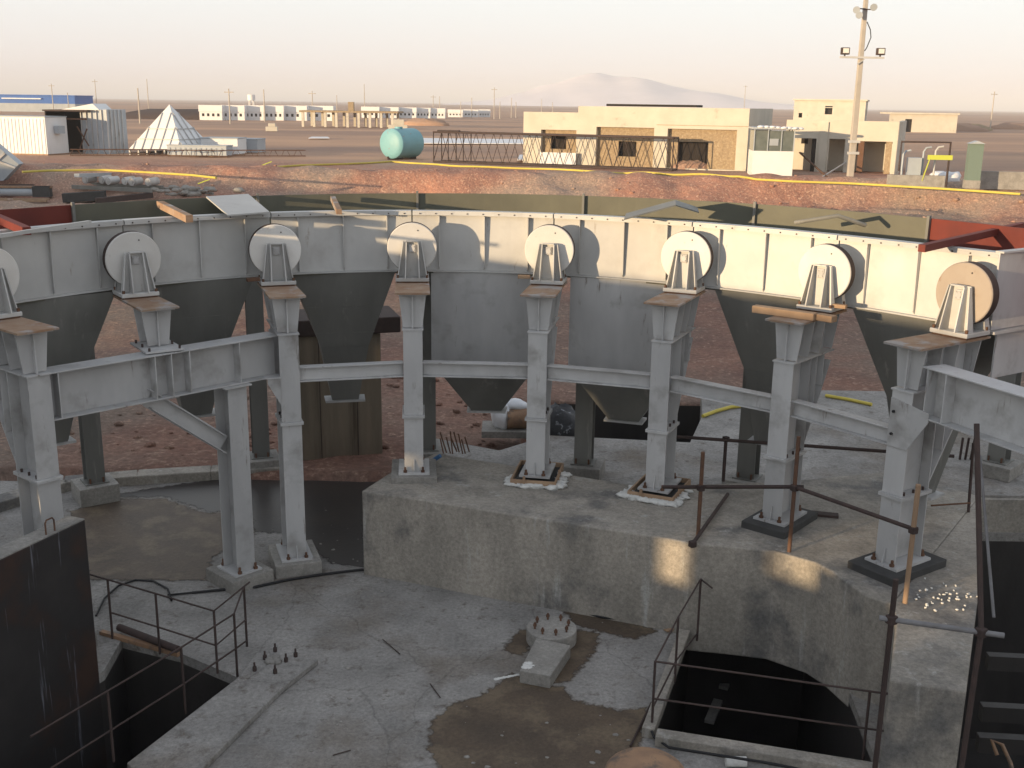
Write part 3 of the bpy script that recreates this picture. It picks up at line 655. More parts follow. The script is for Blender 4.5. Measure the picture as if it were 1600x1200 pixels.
# ------------------------------------------------------------------ beams
def ibeam(name, a, b_, h, wd, label, cat, group=None, stiff=(), tf=.016):
    a = Vector(a); b_ = Vector(b_); L = (b_-a).length; ang = math.atan2(b_.y-a.y, b_.x-a.x)
    root = empty(name, a, ang, label, cat, group)
    slope = (b_.z-a.z)
    def bx(nm, y, z, d1, d2): return MB().add([(x, y+i*d1/2, z+j*d2/2+(slope if x else 0)) for x in (0, L) for i, j in ((-1, -1), (1, -1), (1, 1), (-1, 1))], [(0, 1, 2, 3), (7, 6, 5, 4), (0, 4, 5, 1), (1, 5, 6, 2), (2, 6, 7, 3), (3, 7, 4, 0)]).build(nm, T['paint'], root, .003)
    bx('top_flange', 0, -tf/2, wd, tf); bx('bottom_flange', 0, -h+tf/2, wd, tf); bx('web', 0, -h/2, .012, h-2*tf-.001)
    for s in stiff:
        for sd in (-1, 1): MB().box((L*s, sd*(wd/4+.002), -h/2+slope*s), (.012, wd/2-.008, h-2*tf-.002)).build('stiffener', T['paint'], root)
    return root
tg = ['from the left girder column to the first column on the block', 'in front of the left flat-fronted bin', 'in front of the right flat-fronted bin', 'left of the column with timbers', 'between the timber-topped column and the far right column']
for k_, i in enumerate((2, 3, 4, 5, 6)):
    a = LW(i, HW+.005, CF+.10, 2.84); c = LW(i+1, -HW-.005, CF+.10, 2.84)
    ibeam('tie_beam', a, c, .20, .14, 'slim horizontal tie beam '+tg[k_], 'tie beam', 'tie beams between the columns')
# left girder
ga = LW(0, HW+.04, -.66, 3.27); gb = LW(2, -HW-.03, -.66, 3.27)
ibeam('girder', ga, gb, .55, .30, 'deep steel I-girder on the left carrying one roller at mid-span', 'girder', None, (.035, .42, .49, .57, .80))
L_ = gb-ga; gd = Vector((L_.x, L_.y, 0)).normalized(); gn = Vector((gd.y, -gd.x, 0))
# roller bracket on that girder
br = empty('roller_bracket', (WH[1].x, WH[1].y, 0), -wphi[1], 'tapered bracket on the left girder under its roller', 'bracket')
head_parts(br, 3.31, -.86, .33, 1)
gm = ga+gd*((WH[1]-ga).dot(gd)); gm.z = 3.283
m = MB().box((0, -.72, 3.294), (.46, .66, .022)); m.build('foot_plate', T['paint'], br)
m = MB(); bolts(m, [(sx_*.18, y, 3.305) for sx_ in (-1, 1) for y in (-1.02, -.74, -.48)]); m.build('bolts', T['darksteel'], br)
# strut column under the girder with knee brace
ca = P(365, 885, .16); tcol = (ca-ga).dot(gd); cc = ga+gd*tcol; ca = Vector((cc.x, cc.y, 0))-gn*0
ang = math.atan2(gd.y, gd.x)
root = empty('girder_prop', (ca.x, ca.y, 0), ang, 'steel column propping the left girder, with a diagonal knee brace', 'steel column')
zt = 2.72-.003
for nm_, c, d_ in (('front_flange', (0, -.16, (.2+zt-.02)/2), (.27, .016, zt-.02-.2)), ('rear_flange', (0, .16, (.2+zt-.02)/2), (.27, .016, zt-.22)), ('web', (0, 0, (.2+zt-.02)/2), (.014, .30, zt-.22))):
    MB().box(c, d_).build(nm_, T['paint'], root, .003)
MB().box((0, 0, zt-.009), (.38, .42, .018)).build('cap_plate', T['paint'], root)
MB().box((0, 0, .19), (.40, .46, .024)).build('base_plate', T['paint'], root)
for sx_ in (-1, 1):
    for y in (-.2, .2): m = MB(); m.tube([(sx_*.12, y, .2), (sx_*.12, y, .29)], .016, 6); m.tube([(sx_*.12, y, .2), (sx_*.12, y, .235)], .028, 6); m.build('anchor_bolt', T['rust'], root)
m = MB(); kx0, kx1 = -1.12, -.14
for dz in (.117, -.117): m.bar((kx0, 0, zt+.02+dz), (kx1, 0, 1.95+dz), .17, .012)
m.bar((kx0, 0, zt+.02), (kx1, 0, 1.95), .012, .22)
m.build('knee_brace', T['paint'], root); MB().box((kx0+.1, 0, zt-.008), (.50, .24, .014)).build('brace_plate', T['paint'], root)
o = MB().box((0, 0, .085), (.62, .66, .19)).build('concrete_footing', T['foot'], None, .012); o.location = (ca.x, ca.y, 0); o.rotation_euler = (0, 0, ang)
tag(o, 'grey footing under the girder prop, left one of the pair on the floor', 'footing', 'pads under the columns')
# right girder runs on to the next column
ra = LW(7, HW+.18, CF+.12, 3.62); rb = P(1600, 640, 3.33); dv = (rb-ra); dv.z = 0; dv.normalize()
ra2 = P(1470, 556, 3.36); rb2 = P(1600, 606, 3.36); dv = (rb2-ra2); dv.z = 0; 
dv = Vector((.40, -.92, 0)).normalized()
ra = LW(7, HW+.10, CF+.16, 3.60)
ibeam('girder', ra, ra+dv*3.6, .55, .30, 'deep steel I-girder running out of the picture at the right', 'girder', None, (.02, .09, .5))
m = MB().box((HW+.14, CF+.2, 3.035), (.44, .34, .02)); m.build('seat_plate', T['paint'], sup[7])
# next column beyond the frame at the right, under the girder's far end
rc = ra+dv*3.3
root = empty('girder_prop', (rc.x, rc.y, 0), 0, 'steel column holding the far end of the right girder', 'steel column')
MB().box((0, 0, (3.04-3.5)/2), (.27, .3, 6.5)).build('shaft', T['paint'], root)
# ------------------------------------------------------------------ rear columns
def rear_col(px, py, zb, zt, lab, flab, hf=.22):
    p = P(px, py, zb+hf); ph = pol(p)[0]
    root = empty('rear_column', (p.x, p.y, 0), -ph, lab, 'steel column', 'plain rear columns of the ring')
    z0 = zb+hf
    for nm_, c, d_ in (('front_flange', (0, -.13, (z0+zt)/2), (.27, .016, zt-z0-.03)), ('rear_flange', (0, .13, (z0+zt)/2), (.27, .016, zt-z0-.03)), ('web', (0, 0, (z0+zt)/2), (.014, .24, zt-z0-.03))):
        MB().box(c, d_).build(nm_, T['dark'], root)
    MB().box((0, 0, z0+.012), (.36, .38, .02)).build('base_plate', T['dark'], root)
    for sx_ in (-1, 1): m = MB(); m.tube([(sx_*.1, -.16, z0+.022), (sx_*.1, -.16, z0+.1)], .016, 6); m.build('anchor_bolt', T['rust'], root)
    o = MB().box((0, 0, zb+hf/2), (.60, .62, hf)).build('concrete_footing', T['foot'], None, .012); o.location = (p.x, p.y, 0); o.rotation_euler = (0, 0, -ph)
    tag(o, flab, 'footing', 'footings of the rear columns')
rear_col(148, 752, 0, 3.9, 'dark rear column seen under the left girder', 'concrete footing on the floor behind the left girder', .30)
rear_col(408, 712, 0, 3.9, 'dark rear column between the prop and the tall left column', 'concrete footing just left of the boarded pier', .28)
rear_col(912, 722, .56, 3.9, 'rear column with one sunlit edge seen between the block columns', 'concrete footing in the dark hollow behind the block')
rear_col(1168, 745, .56, 3.9, 'dark rear column behind the upper scaffold rail', 'low concrete footing behind the upper scaffold rail')
rear_col(668, 700, .56, 3.9, 'dark rear column almost hidden behind the first column of the block', 'concrete footing behind the first column of the block')
rear_col(1560, 720, .56, 3.3, 'dark rear column under the right girder', 'concrete footing under the right girder')
# boarded pier behind the third hopper
pa, pb = P(462, 728, 0), P(598, 717, 0)
root = empty('concrete_pier', pa, math.atan2(pb.y-pa.y, pb.x-pa.x), 'brown board-marked concrete pier behind the dark funnel hopper', 'concrete pier')
Lp = (pb-pa).length
MB().box((Lp/2, .5, 1.15), (Lp, 1.0, 2.3)).build('pier_body', T['board'], root, .015)
m = MB().box((Lp*.30, -.004, 1.15), (.012, .01, 2.28)); m.box((Lp*.72, -.004, 1.15), (.012, .01, 2.28)); m.build('board_seam', T['darksteel'], root)
MB().box((Lp/2+.1, .5, 2.45), (Lp+.5, 1.1, .28)).build('cap', T['darksteel'], root, .02)
# rebar stubs with an orange lit one, blue pipe end
root = empty('rebar_stubs', P(715, 708, BT), 0, 'cluster of leaning rusty rebar stubs at the back edge of the block', 'rebar')
rnd = random.Random(4)
for k_ in range(9):
    x = k_*.045-.2+rnd.uniform(-.01, .01); m = MB(); m.tube([(x, rnd.uniform(-.05, .1), 0), (x-rnd.uniform(.02, .1), .02, rnd.uniform(.2, .34))], .011, 6); m.build('bar', T['rust'], root)
o = MB().tube([P(672, 722, BT+.02), P(688, 712, BT+.14)], .03, 8).build('pipe_offcut', mat('blue_plastic', (.05, .14, .30), rough=.5)); tag(o, 'short blue pipe offcut behind the first column of the block', 'pipe')
# sack and drum behind column 4
p = P(800, 672, .42); root = empty('wrapped_pump', p, 0, 'ochre drum half wrapped in a white plastic sack behind the foamed column', 'pump')
m = MB().tube([(-.1, 0, .22), (.26, .05, .22)], .19, 14); m.build('drum', T['ochre'], root)
m = MB(); m.blob((-.18, .1, .24), .2, .25, .28, 3, 14, 9, .12); m.blob((.05, .15, .42), .25, .2, .12, 5, 12, 7, .15); m.build('sack', T['sheet'], root)
m = MB().box((0, .1, -.02), (1.1, .7, .12)); m.build('base', T['foot'], root)
# tarpaulin heap beside the dark hollow
m = MB(); m.blob(P(872, 668, .56), .42, .4, .42, 8, 18, 11, .12); m.blob(P(888, 672, .56), .3, .3, .25, 9, 14, 8, .14)
tag(m.build('tarpaulin_heap', T['tarp']), 'shiny dark tarpaulin heap behind the sunlit-edged rear column', 'tarpaulin')
# ------------------------------------------------------------------ wall panel at the left pit
A_, B_, C_, D_ = P(133, 812, 1.83), P(0, 875, 1.83), P(0, 850, 1.83), P(88, 812, 1.83)
dn = (B_-A_).normalized(); far = A_+dn*3.2
nrm = Vector((dn.y, -dn.x, 0));  nrm = nrm if nrm.x < 0 else -nrm
m = MB().prism([(A_.x, A_.y), (far.x, far.y), ((far+nrm*.24).x, (far+nrm*.24).y), ((A_+nrm*.24).x, (A_+nrm*.24).y)], -4, 1.83)
pn = empty('wall_panel_upright', (0, 0, 0), 0, 'dark stained upright concrete wall with a lifting loop over the left pit', 'wall')
o = m.build('wall_body', mat('stained_wall', (.038, .035, .035), (.02, .019, .02), 1.2, .6, .004, 10, c3=(.05, .03, .024), s3=1.2, t3=(.5, .65), c4=(.22, .23, .27), s4=3.2, t4=(.60, .66), st4=.05), pn, .01)
m = MB().prism([((A_+nrm*.006).x, (A_+nrm*.006).y), ((far+nrm*.006).x, (far+nrm*.006).y), ((far+nrm*.234).x, (far+nrm*.234).y), ((A_+nrm*.234).x, (A_+nrm*.234).y)], 1.828, 1.84); m.build('wall_top', T['foot'], pn)
lp = A_+dn*.38+nrm*.05
m = MB().tube([lp+Vector((0, 0, 0)), lp+Vector((0, 0, .13)), lp+dn*.02+Vector((0, 0, .16)), lp+dn*.10+Vector((0, 0, .16)), lp+dn*.12+Vector((0, 0, .13)), lp+dn*.12], .009, 6); m.build('lifting_loop', T['rust'], pn)
# ------------------------------------------------------------------ guard rails
def rails(name, label, posts, segs, r=.014, m_='darksteel'):
    root = empty(name, (0, 0, 0), 0, label, 'guard rail')
    for a, c in posts:
        MB().tube([a, c], r, 6).build('post', T[m_], root)
    for s in segs: MB().tube(s, r*.75, 6).build('rail', T[m_], root)
    return root
def post(px, py, ptx, pty, z=0, lean=False):
    b0 = P(px, py, z); return b0, Vector((b0.x, b0.y, ZA(ptx, pty, b0.x, b0.y)))
LPs = [post(176, 998, 168, 918), post(250, 1022, 250, 932), post(340, 1052, 338, 948), post(371, 1057, 367, 957), post(386, 1010, 380, 946), post(290, 1115, 278, 1008), post(178, 1190, 160, 1090)]
LPs = [(a_, Vector((b_.x, b_.y, .76))) for a_, b_ in LPs]; tp = [p_[1] for p_ in LPs]; md = [p_[0].lerp(p_[1], .45) for p_ in LPs]
ex = lambda a, b_, k: a+(b_-a)*k
rails('guard_rail', 'thin rusty rebar guard rail around the left pit', LPs,
      [[ex(tp[0], tp[1], -.6), tp[0], tp[1], tp[2], ex(tp[2], tp[4], 1.2)], [md[0], md[1], md[2], ex(md[2], md[4], 1.0)], [tp[4], tp[3], tp[5], tp[6], ex(tp[5], tp[6], 1.9)], [ex(LPs[4][0], LPs[4][1], .1), md[3], md[5], md[6], ex(md[5], md[6], 1.9)]])
RPs = [post(1089, 1001, 1098, 902), post(1054, 1067, 1064, 961), post(1018, 1144, 1021, 1025)]
RPs = [(a_, Vector((b_.x, b_.y, .80))) for a_, b_ in RPs]; tp = [p_[1] for p_ in RPs]; md = [p_[0].lerp(p_[1], .48) for p_ in RPs]
e1 = P(1385, 1093, tp[2].z); e2 = P(1385, 1172, md[2].z)
rp4 = (P(1347, 1195, 0), Vector((P(1347, 1195, 0).x, P(1347, 1195, 0).y, .80)))
rails('guard_rail', 'thin rusty rebar guard rail around the pit in front of the block', RPs+[rp4],
      [[tp[0], tp[1], tp[2]], [ex(RPs[0][0], RPs[0][1], .12), md[1].lerp(RPs[1][0], .3), RPs[2][0]+Vector((0, 0, .28))], [tp[2], rp4[1], ex(tp[2], rp4[1], 1.2)], [md[2], rp4[0].lerp(rp4[1], .5), ex(md[2], rp4[0].lerp(rp4[1], .5), 1.2)], [tp[0], tp[0]+Vector((.12, -.12, -.06))]])
# pit kerb upstand next to the right pit
k0, k1 = P(1078, 985, .10), P(1022, 1140, .10)
m = MB().bar(k0-Vector((.06, 0, .045)), k1-Vector((.06, 0, .045)), .13, .12); m.bar(P(1025, 1152, .06), P(1420, 1215, .06), .16, .12)
tag(m.build('kerb', T['concw'], bev=.01), kind='structure')
# timber edging and pipe at the left pit
a, c = P(158, 988, .02), P(280, 1022, .02)
tag(MB().bar(a, c, .06, .05).build('edge_board', T['ochre']), 'yellowish edge board along the back rim of the left pit', 'board')
tag(MB().tube([P(186, 980, .09), P(278, 1015, .08)], .045, 10).build('pipe', T['darksteel']), 'short brown pipe lying beside the rim of the left pit', 'pipe')
# ------------------------------------------------------------------ small foundations with anchor bolts
pc = P(862, 980, .18); root = empty('bolt_foundation', (pc.x, pc.y, 0), 0, 'round concrete pedestal with eight anchor bolts and a rectangular foot block', 'foundation')
n = 32; rr = .30
MB().prism([(rr*math.cos(6.2832*i/n), rr*math.sin(6.2832*i/n)) for i in range(n)], 0, .18).build('round_pedestal', T['foot'], root, .012)
for k_ in range(8):
    a = k_*math.pi/4+.2; x, y = .205*math.cos(a), .205*math.sin(a)
    m = MB(); m.tube([(x, y, .18), (x, y, .26)], .013, 6); m.tube([(x, y, .215), (x, y, .24)], .024, 6); m.build('anchor_bolt', T['rust'], root)
q = [P(*p, .16) for p in [(812, 1047), (860, 1056), (892, 1008), (838, 996)]]
q = [(p.x-pc.x, p.y-pc.y) for p in q]
MB().prism(q, 0, .16).build('foot_block', T['foot'], root, .012)
cx = sum(p[0] for p in q)/4; cy = sum(p[1] for p in q)/4
m = MB(); rnd = random.Random(3)
for k_ in range(12): m.blob((q[0][0]+rnd.uniform(.03, .14), q[0][1]+rnd.uniform(.05, .17), .162), rnd.uniform(.015, .05), rnd.uniform(.015, .04), .006, k_, 8, 5, .3)
m.build('plaster_splash', T['foam'], root)
m = MB(); rnd = random.Random(9)
for k_ in range(9): m.blob(P(775+k_*4.2, 1061-k_*.8, .004), .03, .022, .008, k_, 8, 5, .3)
tag(m.build('plaster_spill', T['foam']), 'white plaster spill on the floor left of the bolted foot block', 'plaster')
pc = P(432, 1030, .08); root = empty('bolt_group', (pc.x, pc.y, .07), 0, 'six rusty anchor bolts around a crumbly mortar bed beside the left pit', 'anchor bolts')
for x, y in ((398, 1048), (414, 1030), (430, 1018), (462, 1026), (447, 1034), (430, 1052)):
    p = P(x, y, .07)-Vector((pc.x, pc.y, .07)); m = MB(); m.tube([p, p+Vector((0, 0, .10))], .012, 6); m.tube([p, p+Vector((0, 0, .05))], .024, 6); m.build('anchor_bolt', T['darksteel'], root)
m = MB()
for k_ in range(8): m.blob((random.uniform(-.09, .09), random.uniform(-.07, .07), .01), .05, .05, .02, k_, 8, 5, .3)
m.build('mortar_bed', T['foot'], root)
# black cable over the floor
cb = [(300, 925), (342, 921), (400, 916), (450, 905), (500, 897), (530, 893), (566, 889), (600, 893), (640, 898), (700, 912), (780, 928), (860, 945), (940, 963), (1000, 972), (1040, 977)]
tag(MB().tube([P(x, y+1, .02) for x, y in cb], .017, 6).build('cable', T['black']), 'black cable running along the foot of the concrete block', 'cable')
lpts = [(150, 962), (163, 935), (185, 915), (212, 906), (240, 908), (262, 920), (268, 938), (262, 930), (300, 926)]
tag(MB().tube([P(x, y, .02) for x, y in lpts], .014, 6).build('cable', T['black']), 'looped black cable on the floor behind the left pit rail', 'cable')
tag(MB().tube([P(x, y, z) for x, y, z in [(1018, 1142, .1), (1022, 1152, .06), (1045, 1168, .05), (1110, 1178, .14), (1200, 1192, .14), (1300, 1212, .14)]], .014, 6).build('cable', T['black']), 'black cable along the front rim of the pit before the block', 'cable')
tag(MB().tube([P(985, 1166, .03), P(1018, 1098, .03)], .013, 6).build('loose_bar', T['darksteel']), 'thin dark bar lying left of the pit corner', 'bar')
# rusty block with hole and scrap wood by the pit corner
p = P(1038, 972, 0); o = MB().box((0, 0, .07), (.15, .12, .14), .15).build('steel_lug', T['rust'], None, .006); o.location = p; tag(o, 'small rusty block with a round hole at the foot of the concrete block', 'steel lug')
h_ = MB().tube([(0-.0, -.064, .075), (0, -.055, .075)], .02, 10).build('hole', T['black'], o)
root = empty('wood_scraps', P(1060, 985, 0), 0, 'scattered pale wood scraps at the corner of the pit before the block', 'wood scraps')
rnd = random.Random(12)
for k_ in range(9):
    m = MB().box((rnd.uniform(-.14, .12), rnd.uniform(-.14, .1), .015+k_*.004), (rnd.uniform(.06, .2), .03, .015), rnd.uniform(0, 3)); m.build('scrap', T['wood'], root)
# ------------------------------------------------------------------ scaffold tubes
sc = empty('scaffold_frame', (0, 0, 0), 0, 'rusty scaffold tube frame with couplers standing on the right half of the block', 'scaffold')
def tb(a, b_, r=.024, nm='tube', m_='rust', n=8): return MB().tube([a, b_], r, n).build(nm, T[m_], sc)
def coupler(p, s=.05): MB().box(p, (s*1.5, s*1.5, s*1.5), .5).build('coupler', T['darksteel'], sc, .01)
# post A stands just in front of the block face
Ay = P(1084, 978, 0); A0 = Vector((Ay.x-.02, Ay.y-.02, 0)); A1 = Vector((A0.x, A0.y, ZA(1079, 706, A0.x, A0.y))); tb(A0, A1)
zA = ZA(1081, 762, A0.x, A0.y); J1 = Vector((A0.x, A0.y, zA)); coupler(J1)
# post E on the block
Eb = P(1233, 862, BT); E1 = Vector((Eb.x, Eb.y, ZA(1237, 682, Eb.x, Eb.y))); tb(Eb, E1)
zE = ZA(1236, 762, Eb.x, Eb.y); J2 = Vector((Eb.x, Eb.y, zE)); coupler(J2)
tb(ex(J1, J2, -.42)+Vector((0, .03, 0)), ex(J1, J2, 1.1)+Vector((0, .03, 0)), m_='darksteel')
# post F (timber-coloured)
Fb = P(1414, 942, BT); F1 = Vector((Fb.x, Fb.y, ZA(1427, 757, Fb.x, Fb.y))); MB().tube([Fb, F1], .028, 8).build('pole', T['wood'], sc)
J3 = Vector((Fb.x, Fb.y, ZA(1421, 828, Fb.x, Fb.y))); coupler(J3); tb(J2+Vector((0, .04, 0)), ex(J2, J3, 1.04)+Vector((0, .04, 0)), m_='darksteel')
# diagonal lying on the block from the post to the back
p1 = P(1082, 850, BT+.05); p2 = P(1137, 772, BT+.05); tb(p1, p2, m_='darksteel'); coupler(p1)
# rear rail
r1 = P(1130, 752, BT); R1 = Vector((r1.x, r1.y, ZA(1123, 686, r1.x, r1.y))); tb(r1, R1, m_='darksteel'); coupler(R1)
q1 = Vector((R1.x-.75, R1.y+.1, R1.z)); q2 = Vector((R1.x+2.9, R1.y-.55, R1.z-.02)); tb(q1, q2, m_='darksteel')
# near frame: two tall standards and ledger close to the viewer
n1 = P(1393, 968, 2.15); G0 = Vector((n1.x, n1.y, -3)); G1 = Vector((n1.x, n1.y, ZA(1402, 905, n1.x, n1.y)))
nf = empty('scaffold_frame', (0, 0, 0), 0, 'near scaffold standards with one grey ledger crossing the high concrete wall', 'scaffold')
sc = nf
tb(G0, G1, m_='darksteel'); coupler(n1)
n2 = P(1533, 988, 2.15); I0 = Vector((n2.x-.06, n2.y-.02, -3)); tb(I0, n2+Vector((.0, 0, .03)), m_='darksteel')
ZI = P(1526, 664, 3.6); tb(n2, R3(1526, 662, n2.y+.6), m_='darksteel'); coupler(n2)
tb(ex(n1, n2, -.14), ex(n1, n2, 1.25), m_='grout2')
a = P(1553, 965, 2.0); tb(a, R3(1531, 712, a.y+.9), .014, m_='grout2')
a = P(1513, 800, BT); tb(a, R3(1521, 692, a.y+.2), .02, m_='darksteel'); tb(P(1455, 790, BT+.2), P(1516, 786, BT+.2), .012)
# bundle of bars and a small plate behind
root = empty('rebar_stubs', P(1508, 718, .56), 0, 'three dark bar ends standing under the right girder', 'rebar')
for k_ in range(3): m = MB(); m.tube([(k_*.09-.09, 0, 0), (k_*.1-.08, 0, .38)], .02, 6); m.build('bar', T['darksteel'], root)
tag(MB().bar(P(1232, 798, BT+.02), P(1310, 806, BT+.02), .12, .03).build('plank', T['darksteel']), 'dark plank on the block behind the column with timbers', 'plank')
# white crumbs on the sunlit corner
m = MB(); rnd = random.Random(5)
for k_ in range(44): m.blob(P(rnd.gauss(1478, 26), rnd.gauss(932, 9), BT+.006), rnd.uniform(.008, .022), rnd.uniform(.008, .02), .01, k_, 6, 4, .3)
tag(m.build('plaster_crumbs', T['foam']), kind='stuff', label='scatter of white plaster crumbs on the sunlit corner of the block', cat='plaster crumbs')
# beams across the far right pit
for k_, (y0, y1, x0) in enumerate(((1033, 1042, 1530), (1112, 1120, 1520), (1160, 1172, 1515))):
    a = P(x0+12, y0, -.6-k_*.15); c = Vector((a.x+4.5, a.y-.35, a.z)); tag(MB().bar(a, c, .12, .2).build('pit_beam', T['concd']), 'dark beam across the deep right pit, '+['uppermost of three', 'middle of three', 'lowest of three'][k_], 'beam', 'beams across the right pit')
yc = P(1558, 1180, -.5); tag(MB().tube([yc+Vector((0, 0, .0)), yc+Vector((-.03, .1, .12)), yc+Vector((.06, .04, .1)), yc+Vector((.1, -.1, -.02)), yc+Vector((.1, -.2, -.1))], .022, 8).build('hose_end', T['ochre']), 'curled yellow hose end in the deep right pit', 'hose')
# bars inside the pit before the block
for k_, (x0, y0, x1, y1) in enumerate(((1130, 1075, 1142, 1050), (1108, 1128, 1122, 1095))):
    tag(MB().bar(P(x0, y0, -1.4), P(x1, y1, -1.4), .12, .05).build('pit_batten', T['foot']), ['short pale batten deep in the pit before the block, the farther one', 'short pale batten deep in the pit before the block, the nearer one'][k_], 'batten', 'battens in the pit')
# domed object at the bottom edge and a pale roll beside it
dz = P(1010, 1172, .55); cdm = P(1010, 1290, .2); 
root = empty('domed_vessel', (P(1008, 1176, .78).x, P(1008, 1176, .78).y-.10, 0), 0, 'rounded orange-lit cap of a vessel at the bottom edge', 'vessel')
m = MB(); n = 32; prev = None; vs = []; rings = 8
for i in range(rings+1):
    a = i/rings*math.pi/2; rr_ = .36*math.cos(a) if i < rings else .001; z = .62+.16*math.sin(a)
    vs += [(rr_*math.cos(6.2832*j/n), rr_*math.sin(6.2832*j/n), z) for j in range(n)]
m.add(vs, [(i*n+j, i*n+(j+1) % n, (i+1)*n+(j+1) % n, (i+1)*n+j) for i in range(rings) for j in range(n)], True)
m.build('dome', T['ochre'], root); MB().tube([(0, 0, 0), (0, 0, .62)], .36, 32).build('shell', T['ochre'], root)
o = MB().tube([(-.1, 0, 0), (.1, 0, 0)], .05, 12).build('roll', T['foam'], None); o.location = P(1150, 1190, .05); tag(o, 'small pale roll beside the pit cable at the bottom edge', 'roll')
# ------------------------------------------------------------------ unseen blockers added out of view to shade the yard
U0 = 27
def UV(u, v): a = R(SUN_AZ); return Vector((u*math.cos(a)+v*math.sin(a), -u*math.sin(a)+v*math.cos(a), 0))
def wallgrid(mb, L, zlo, zhi, ops, th, y=0):
    xs_ = sorted({0, L, *[o[0] for o in ops], *[o[1] for o in ops]}); zs_ = sorted({zlo, zhi, *[o[2] for o in ops], *[o[3] for o in ops]})
    for x0, x1 in zip(xs_, xs_[1:]):
        run = None
        for z0, z1 in list(zip(zs_, zs_[1:]))+[(None, None)]:
            solid = z0 is not None and not any(o[0] <= (x0+x1)/2 <= o[1] and o[2] <= (z0+z1)/2 <= o[3] for o in ops)
            if solid: run = (run[0] if run else z0, z1)
            elif run: mb.box(((x0+x1)/2, y+th/2, (run[0]+run[1])/2), (x1-x0, th, run[1]-run[0])); run = None
root = empty('sun_occluder', UV(-U0, -12), -R(SUN_AZ), 'unseen building added behind the viewer, its roofline and gaps cut to shape the sunlight', 'building')
def OC(x, y, z):                       # where the sun ray of a lit point crosses the added occluder wall
    a = R(SUN_AZ); u = x*math.cos(a)-y*math.sin(a); v = x*math.sin(a)+y*math.cos(a)
    return u+U0, z+(v+12)*math.tan(R(SUN_EL))
def opn(pts, du=0, dz=0):
    q = [OC(*p) for p in pts]; return (min(a[0] for a in q)-du, max(a[0] for a in q)+du, min(a[1] for a in q)-dz, max(a[1] for a in q)+dz)
f_ = lambda px, py, z=BT: tuple(P(px, py, z))
p1, p2 = P(1034, 839, BT), P(1076, 848, BT); p3, p4 = P(1205, 861, BT), P(1276, 880, BT)
ops = [opn([(p1.x, p1.y, .66), (p2.x, p2.y, 1.2)]), opn([(p3.x, p3.y, .92), (p4.x, p4.y, 1.2)]), opn([f_(1232, 868), f_(1372, 865), f_(1365, 805)]), opn([f_(1425, 1010), f_(1530, 885)], 0, .03),
       opn([(1.08, 15.4, 1.2), (1.18, 15.4, 2.1)], .01), opn([(-2.6, 18.15, 1.7), (-2.35, 18.2, 2.1)]), opn([f_(712, 705, 1.3), f_(724, 705, 1.45)])]  # gaps cut so patches of sun reach the block and pier
TOPS = [OC(-4.8, 13.8, 4.62), OC(-3.9, 14.5, 4.52), OC(-3.2, 14.6, 4.34), OC(-2.1, 15.15, 4.14), OC(-.5, 15.2, 4.03), OC(.3, 15.2, 3.95), OC(1.2, 15.1, 3.87)]  # occluder top heights set so its shade edge falls along the ring
TOPS.sort(); TH = max(TOPS[-1][1], 5.2)
m = MB(); wallgrid(m, 30, 0, TH, ops, .12); m.build('wall', T['concw'], root)
m = MB(); pu = [0]+[(a[0]+b_[0])/2 for a, b_ in zip(TOPS, TOPS[1:])]
for k_, x0 in enumerate(pu[:-1]):
    z = TOPS[k_][1]
    if z > TH+.01: m.box(((x0+pu[k_+1])/2, .06, (TH+.001+z)/2), (pu[k_+1]-x0, .12, z-TH))
m.build('occluder_top', T['concw'], root)
MB().box((15, -3, 4.9), (30, 5.98, .2)).build('occluder_deck', T['concw'], root)
root = empty('bank_occluder', UV(-78, -20), -R(SUN_AZ), 'unseen long block added out at the left to shade the far bank', 'shed')
MB().box((12, -3, 3.4), (24, 6, 3.4)).build('shed_body', T['cladg'], root); MB().box((34, -1, 3.3), (2.6, 2, 3.2)).build('occluder_annex', T['cladg'], root)  # added blocks that put parts of the far bank in shade
# ------------------------------------------------------------------ background
def G(px, py, z=2.0): return P(px, py, z)
def mpp(p): return p.y/FPX
def gz(p): return ground(p.x, p.y)
# main unfinished building
A = G(817, 256); B = G(1165, 268); dv = (B-A); L1 = dv.length; an = math.atan2(dv.y, dv.x); dn_ = dv/L1
def lx(px, A=A, dn_=dn_):
    k_ = (px-800)/FPX*1.0; # X/Y ratio, corrected for roll with the pixel ray on the ground
    d = right*(px-800)+up*(600-230)+fwd*FPX; k_ = d.x/d.y
    return (k_*A.y-A.x)/(dn_.x-k_*dn_.y)
def lz(px, py, A=A, dn_=dn_): q = A+dn_*lx(px, A, dn_); return ZA(px, py, q.x, q.y)
def bops(lst, A=A, dn_=dn_): return [(lx(a, A, dn_), lx(c, A, dn_), lz((a+c)/2, d_, A, dn_), lz((a+c)/2, b_, A, dn_)) for a, b_, c, d_ in lst]
b1 = empty('concrete_building', (A.x, A.y, 0), an, 'cream unfinished single-storey building with dark openings and brick infill', 'building')
xs2 = lx(902)
o1 = bops([(845, 203, 900, 262), (931, 199, 1021, 262), (1042, 202, 1150, 264)])
m = MB(); wallgrid(m, xs2-.003, 1.7, lz(850, 175), [o1[0]], .35); m.build('low_wall', T['cream'], b1)
m = MB(); wallgrid(MB(), 1, 0, 1, [], .1); mm_ = MB()
h1 = lz(1030, 167.5)
wl_ = [(a-xs2, c-xs2, z0, z1) for a, c, z0, z1 in o1[1:]]
wallgrid(mm_, L1-xs2, 1.7, h1, wl_, .35); o = mm_.build('front_wall', T['cream'], b1); o.location = (xs2, 0, 0)
i1 = bops([(858, 211, 882, 233)])[0]; i2 = bops([(964, 221, 992, 245)])[0]; i3 = bops([(1058, 222, 1105, 264)])[0]
